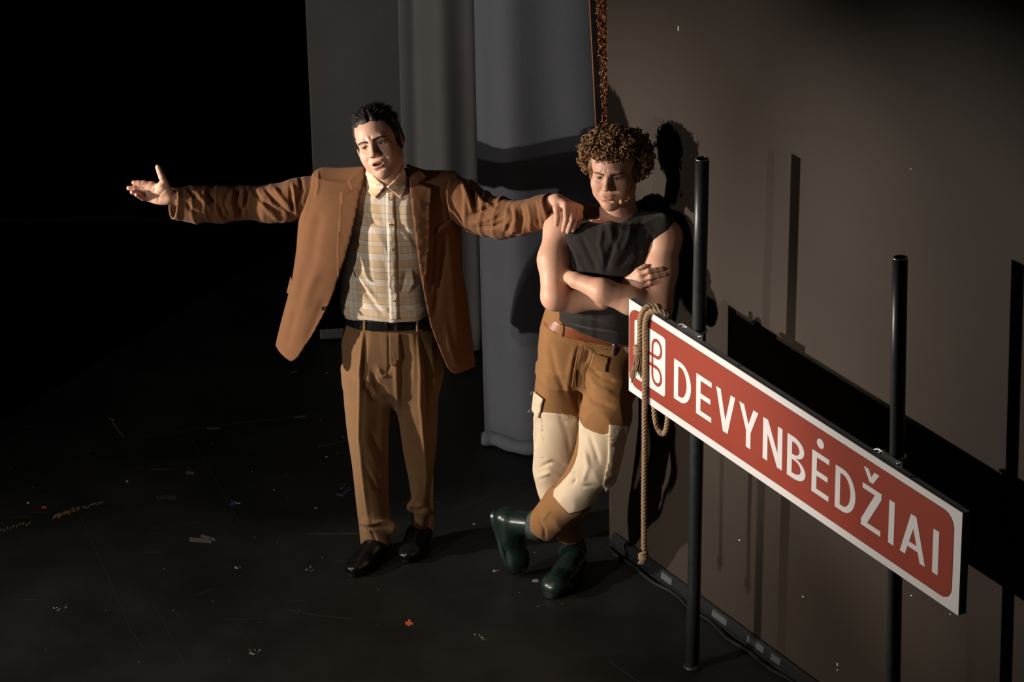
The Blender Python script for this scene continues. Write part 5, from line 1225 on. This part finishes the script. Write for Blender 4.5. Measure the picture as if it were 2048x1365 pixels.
opening = [(731, 300), (728, 350), (717, 409), (703, 476), (690, 520), (675, 560), (671, 576), (661, 602), (648, 628), (622, 674), (597, 714), (589, 722), (580, 790), (915, 790), (911, 749), (902, 744), (893, 733), (875, 690), (861, 652), (850, 599), (840, 546), (831, 476), (823, 400), (818, 360), (812, 300)]
jfull = [fieldprim(jk + [jd], .01)]
jshell = [fieldprim(jk + [jd], .01), pxpoly(sil, 11.8, 13.2, .003, 'i'), fieldprim([fieldprim(jk + [jd], .01), pxpoly(sil_in, 11.8, 13.2, .003, 'i')], .002, 's', off=.0075), pxpoly(opening, 11.8, 12.45, .002, 's'), cap(P(776, 360, 12.36), P(774, 320, 12.34), .078, .085, .004, 's'),
          prim(lambda p: P(775, 668, 12.5)[2] - p[:, 2] + np.where(p[:, 1] < 12.42, -9, 0), (0, 0, 0), 9, .001, 'i')]
st4 = [([(620, 380), (612, 420), (602, 450)], 5, .004), ([(640, 420), (628, 480), (620, 540)], 12, -.006), ([(600, 520), (596, 560), (588, 600)], 8, .006), ([(635, 540), (618, 580), (608, 620)], 10, .006), ([(650, 600), (632, 640), (612, 690)], 10, -.006), ([(592, 620), (580, 660), (572, 700)], 8, -.005),
       ([(886, 470), (880, 540), (874, 600), (870, 640)], 8, -.010), ([(900, 480), (904, 560), (908, 620), (914, 690)], 9, .008), ([(870, 470), (866, 540), (862, 590)], 5, -.008), ([(925, 600), (928, 650), (935, 710)], 6, -.006), ([(890, 640), (898, 690), (912, 730)], 7, .006), ([(636, 338), (637, 370), (632, 395)], 3, .004), ([(911, 345), (914, 380), (916, 420)], 3, .004)]
jacket = sdf('jacket', jshell, .0036, M_jackl, man1, st4, 2, both=True, attrf=lambda v: dict(lin=np.clip((-.0045 - field([fieldprim(jk + [jd], .01), pxpoly(sil_in, 11.8, 13.2, .003, 'i')], v)) * 500 + .5, 0, 1)), label='rust brown wool jacket worn open')
# lapels
rollL = lambda v: .006 + .0 * v[:, 0]
patch('lapel', [(731, 338), (727, 365), (717, 409), (703, 476), (690, 520), (676, 558), (674, 545), (673.5, 497), (675, 465), (678, 441), (680.5, 384.5), (691, 382), (702.6, 379), (698, 370), (694, 362), (712, 346), (727, 334)], jfull, M_lapel, jacket, 11.8, 12.7, .015, .006, step=4, relaxn=10)
patch('lapel', [(816, 336), (819, 370), (825, 425), (831, 476), (840, 546), (848, 578), (853, 560), (859, 497), (861, 440), (863, 376), (850, 371), (838, 367), (846, 361), (854, 354.5), (846, 346), (836, 340), (824, 334)], jfull, M_lapel, jacket, 11.8, 12.7, .014, .005, step=4, relaxn=10)
patch('collar', [(729, 336), (722, 352), (704, 362), (694, 362), (706, 347), (722, 336), (738, 326), (741, 332)], jfull, M_jack, jacket, 11.8, 12.7, .014, .006, step=3, relaxn=8)
patch('collar', [(812, 330), (820, 352), (836, 366), (846, 361), (854, 354.5), (846, 345), (834, 338), (818, 328)], jfull, M_jack, jacket, 11.8, 12.7, .019, .006, step=3, relaxn=8)
patch('pocket_flap', [(581, 553), (592.5, 573), (584, 591), (573, 586)], jfull, M_jack, jacket, 11.8, 12.7, .007, .004, step=3)
patch('breast_pocket', [(871, 458), (907, 433), (910, 442), (874, 468)], jfull, M_jack, jacket, 11.8, 12.7, .007, .004, step=3)
button('jacket_button', 647, 617.5, jfull, M_horn, jacket, 11.8, 12.7, .0078, .005)
# sleeves
def sleeve(pts, rs, name, cuff_dir, strokes, seed, wr, sil_poly=None):
    ax = np.asarray(pts[-1]) - np.asarray(pts[-2]); ax /= np.linalg.norm(ax); end = np.asarray(pts[-1])
    pr = chain(pts, rs, .03)
    al = (np.asarray(pts[-1]) - np.asarray(pts[0])); al /= np.linalg.norm(al)
    def dsp(p):
        t = (p - np.asarray(pts[0])) @ al; q = p + .25 * al * snoise(p, 9, seed + 3, 6)[:, None] * .12
        return wr * (-1.0 * ridged(q * 1.0, 38, seed, 6, 1) + .4)
    def dsp2(p):
        t = (p - np.asarray(pts[0])) @ al; s_ = t + .018 * snoise(p, 16, seed + 1, 7)
        return -wr * np.maximum(0, np.sin(s_ * 6.283 / .052 + 1.5 * snoise(p, 7, seed + 2, 5))) ** 2 * (.5 + .5 * np.clip(snoise(p, 14, seed + 5, 6), -1, 1))
    cut = prim(lambda p: (p - end) @ ax, (0, 0, 0), 9, .002, 'i')
    full = pr + [prim(lambda p: dsp(p) * .5 + dsp2(p), (0, 0, 0), 9, 0, 'd')]
    sh = [fieldprim(full, .01), cut]
    inner = chain(list(pts[-2:-1]) + [end + ax * .05], [rs[-2] - .008, rs[-1] - .006], .01)
    inner[0] = cap(end - ax * .11, end + ax * .05, rs[-1] - .007, rs[-1] - .006, .002, 's')
    return sdf(name, sh + inner, .0034, M_jack, jacket, strokes, 2)
SL = [P(640, 378, 12.41), P(605, 392, 12.405), P(575, 404, 12.41), P(540, 408, 12.415), P(487, 405, 12.42), P(440, 409, 12.39), P(390, 408.5, 12.36), P(345.5, 406, 12.335)]
sleeve(SL, [.054, .063, .068, .066, .057, .064, .0635, .0615], 'sleeve', None,
       [([(600, 352), (604, 380), (596, 410)], 4, -.009), ([(585, 366), (590, 395), (592, 425)], 4, .008), ([(580, 372), (582, 400), (588, 430)], 3, -.009), ([(530, 376), (548, 400), (575, 425), (592, 436)], 4, -.010), ([(545, 374), (562, 395), (585, 420)], 5, .008), ([(505, 376), (520, 400), (550, 420), (580, 432)], 4, -.008), ([(515, 395), (540, 425), (560, 440)], 5, .007), ([(497, 380), (492, 405), (480, 432)], 4, -.008), ([(478, 378), (474, 405), (482, 432)], 4, -.009), ([(486, 376), (484, 405), (490, 430)], 4, .007), ([(465, 380), (460, 405), (468, 435)], 4, .007),
        ([(455, 382), (450, 410), (462, 438)], 4, -.007), ([(412, 382), (420, 396), (430, 405)], 4, -.009), ([(376, 376), (386, 388), (392, 398)], 4, -.009), ([(372, 405), (382, 420), (400, 430)], 4, -.006), ([(440, 410), (445, 430), (458, 440)], 4, -.007), ([(395, 390), (410, 405), (425, 425)], 5, .006), ([(365, 378), (367, 410), (366, 440)], 2, -.002)], 11, .006)
SR = [P(905, 382, 12.37), P(925, 402, 12.355), P(960, 428, 12.32), P(1004, 438, 12.27), P(1046, 436, 12.20), P(1080, 426, 12.16), P(1106, 413, 12.125)]
sleeve(SR, [.056, .073, .072, .069, .058, .056, .0530], 'sleeve', None,
       [([(925, 365), (935, 395), (945, 425)], 4, .009), ([(930, 362), (945, 390), (952, 420)], 4, -.010), ([(950, 385), (965, 405), (985, 412)], 4, .009), ([(940, 430), (965, 420), (1000, 405)], 4, -.010), ([(945, 445), (975, 440), (1010, 420)], 5, .009), ([(950, 455), (985, 455), (1015, 440)], 4, -.009), ([(1020, 412), (1022, 440), (1010, 470)], 4, -.009), ([(1030, 412), (1032, 440), (1025, 468)], 4, .008), ([(1042, 412), (1044, 440), (1040, 466)], 3, -.008), ([(1056, 408), (1062, 435), (1060, 462)], 4, .007), ([(1070, 405), (1074, 430), (1078, 455)], 4, -.007), ([(1085, 400), (1090, 425), (1095, 445)], 4, .005), ([(1000, 455), (1020, 465), (1035, 460)], 4, .006)], 23, .006)
# shoes
def shoe(toe_px, heel_px, ank, label):
    t_, h_ = onfloor(*toe_px), onfloor(*heel_px); f = (t_ - h_); L_ = np.linalg.norm(f); f /= L_; s_ = V(-f[1], f[0], 0)
    pt = lambda a, b, z: h_ + f * a * L_ + s_ * b + UP * z
    pr = [cap(pt(.14, 0, .050), pt(.38, 0, .055), .034, .037, .02), cap(pt(.38, 0, .052), pt(.66, .004, .038), .037, .041, .03, sq=(UP, .85)), ell(pt(.80, .003, .032), (.043, .052, .024), .03, R=np.stack([s_, f, UP], 1)), cap(pt(.17, 0, .06), ank, .036, .040, .03)]
    o = sdf('shoe', pr + [prim(lambda p: .012 - p[:, 2], (0, 0, 0), 9, .004, 'i'), prim(lambda p: p[:, 2] - .105, (0, 0, 0), 9, .004, 'i'), prim(lambda p: .0008 * snoise(p, 80, 5), (0, 0, 0), 9, 0, 'd')], .0030, M_shoe, man1, None, 2, label=label)
    out = []
    for a in np.linspace(0, 6.283, 41)[:-1]:
        x = .5 + .52 * math.cos(a); w_ = .036 + .012 * x - .010 * math.exp(-((x - .36) / .16) ** 2); out.append((x * L_ * .97, w_ * math.copysign(abs(math.sin(a)) ** .75, math.sin(a))))
    n = len(out); v2 = []
    for z, g in ((0, .97), (.004, 1.0), (.014, 1.0), (.016, .97)): v2 += [h_ + f * (L_ / 2 + (x - L_ / 2) * g) + s_ * b * g + UP * z for x, b in out]
    mk('sole', v2, [(i * n + j, i * n + (j + 1) % n, (i + 1) * n + (j + 1) % n, (i + 1) * n + j) for i in range(3) for j in range(n)] + [tuple(range(n))[::-1], tuple(range(3 * n, 4 * n))], M_belt, o, smooth=False)
    lc_ = MB()
    for i in range(4):
        a = .44 + i * .05; z = .092 - i * .0085
        lc_.tube([pt(a, -.016, z - .006), pt(a, 0, z + .001), pt(a + .01, .016, z - .006)], .0017, 6)
    lc_.build('laces', M_belt, o)
shoe((698, 1157), (772, 1106), P(752, 1090, 12.42), 'black leather shoe on the forward foot'); shoe((808, 1129), (850, 1080), P(842, 1062, 12.49), 'black leather shoe on the rear foot')
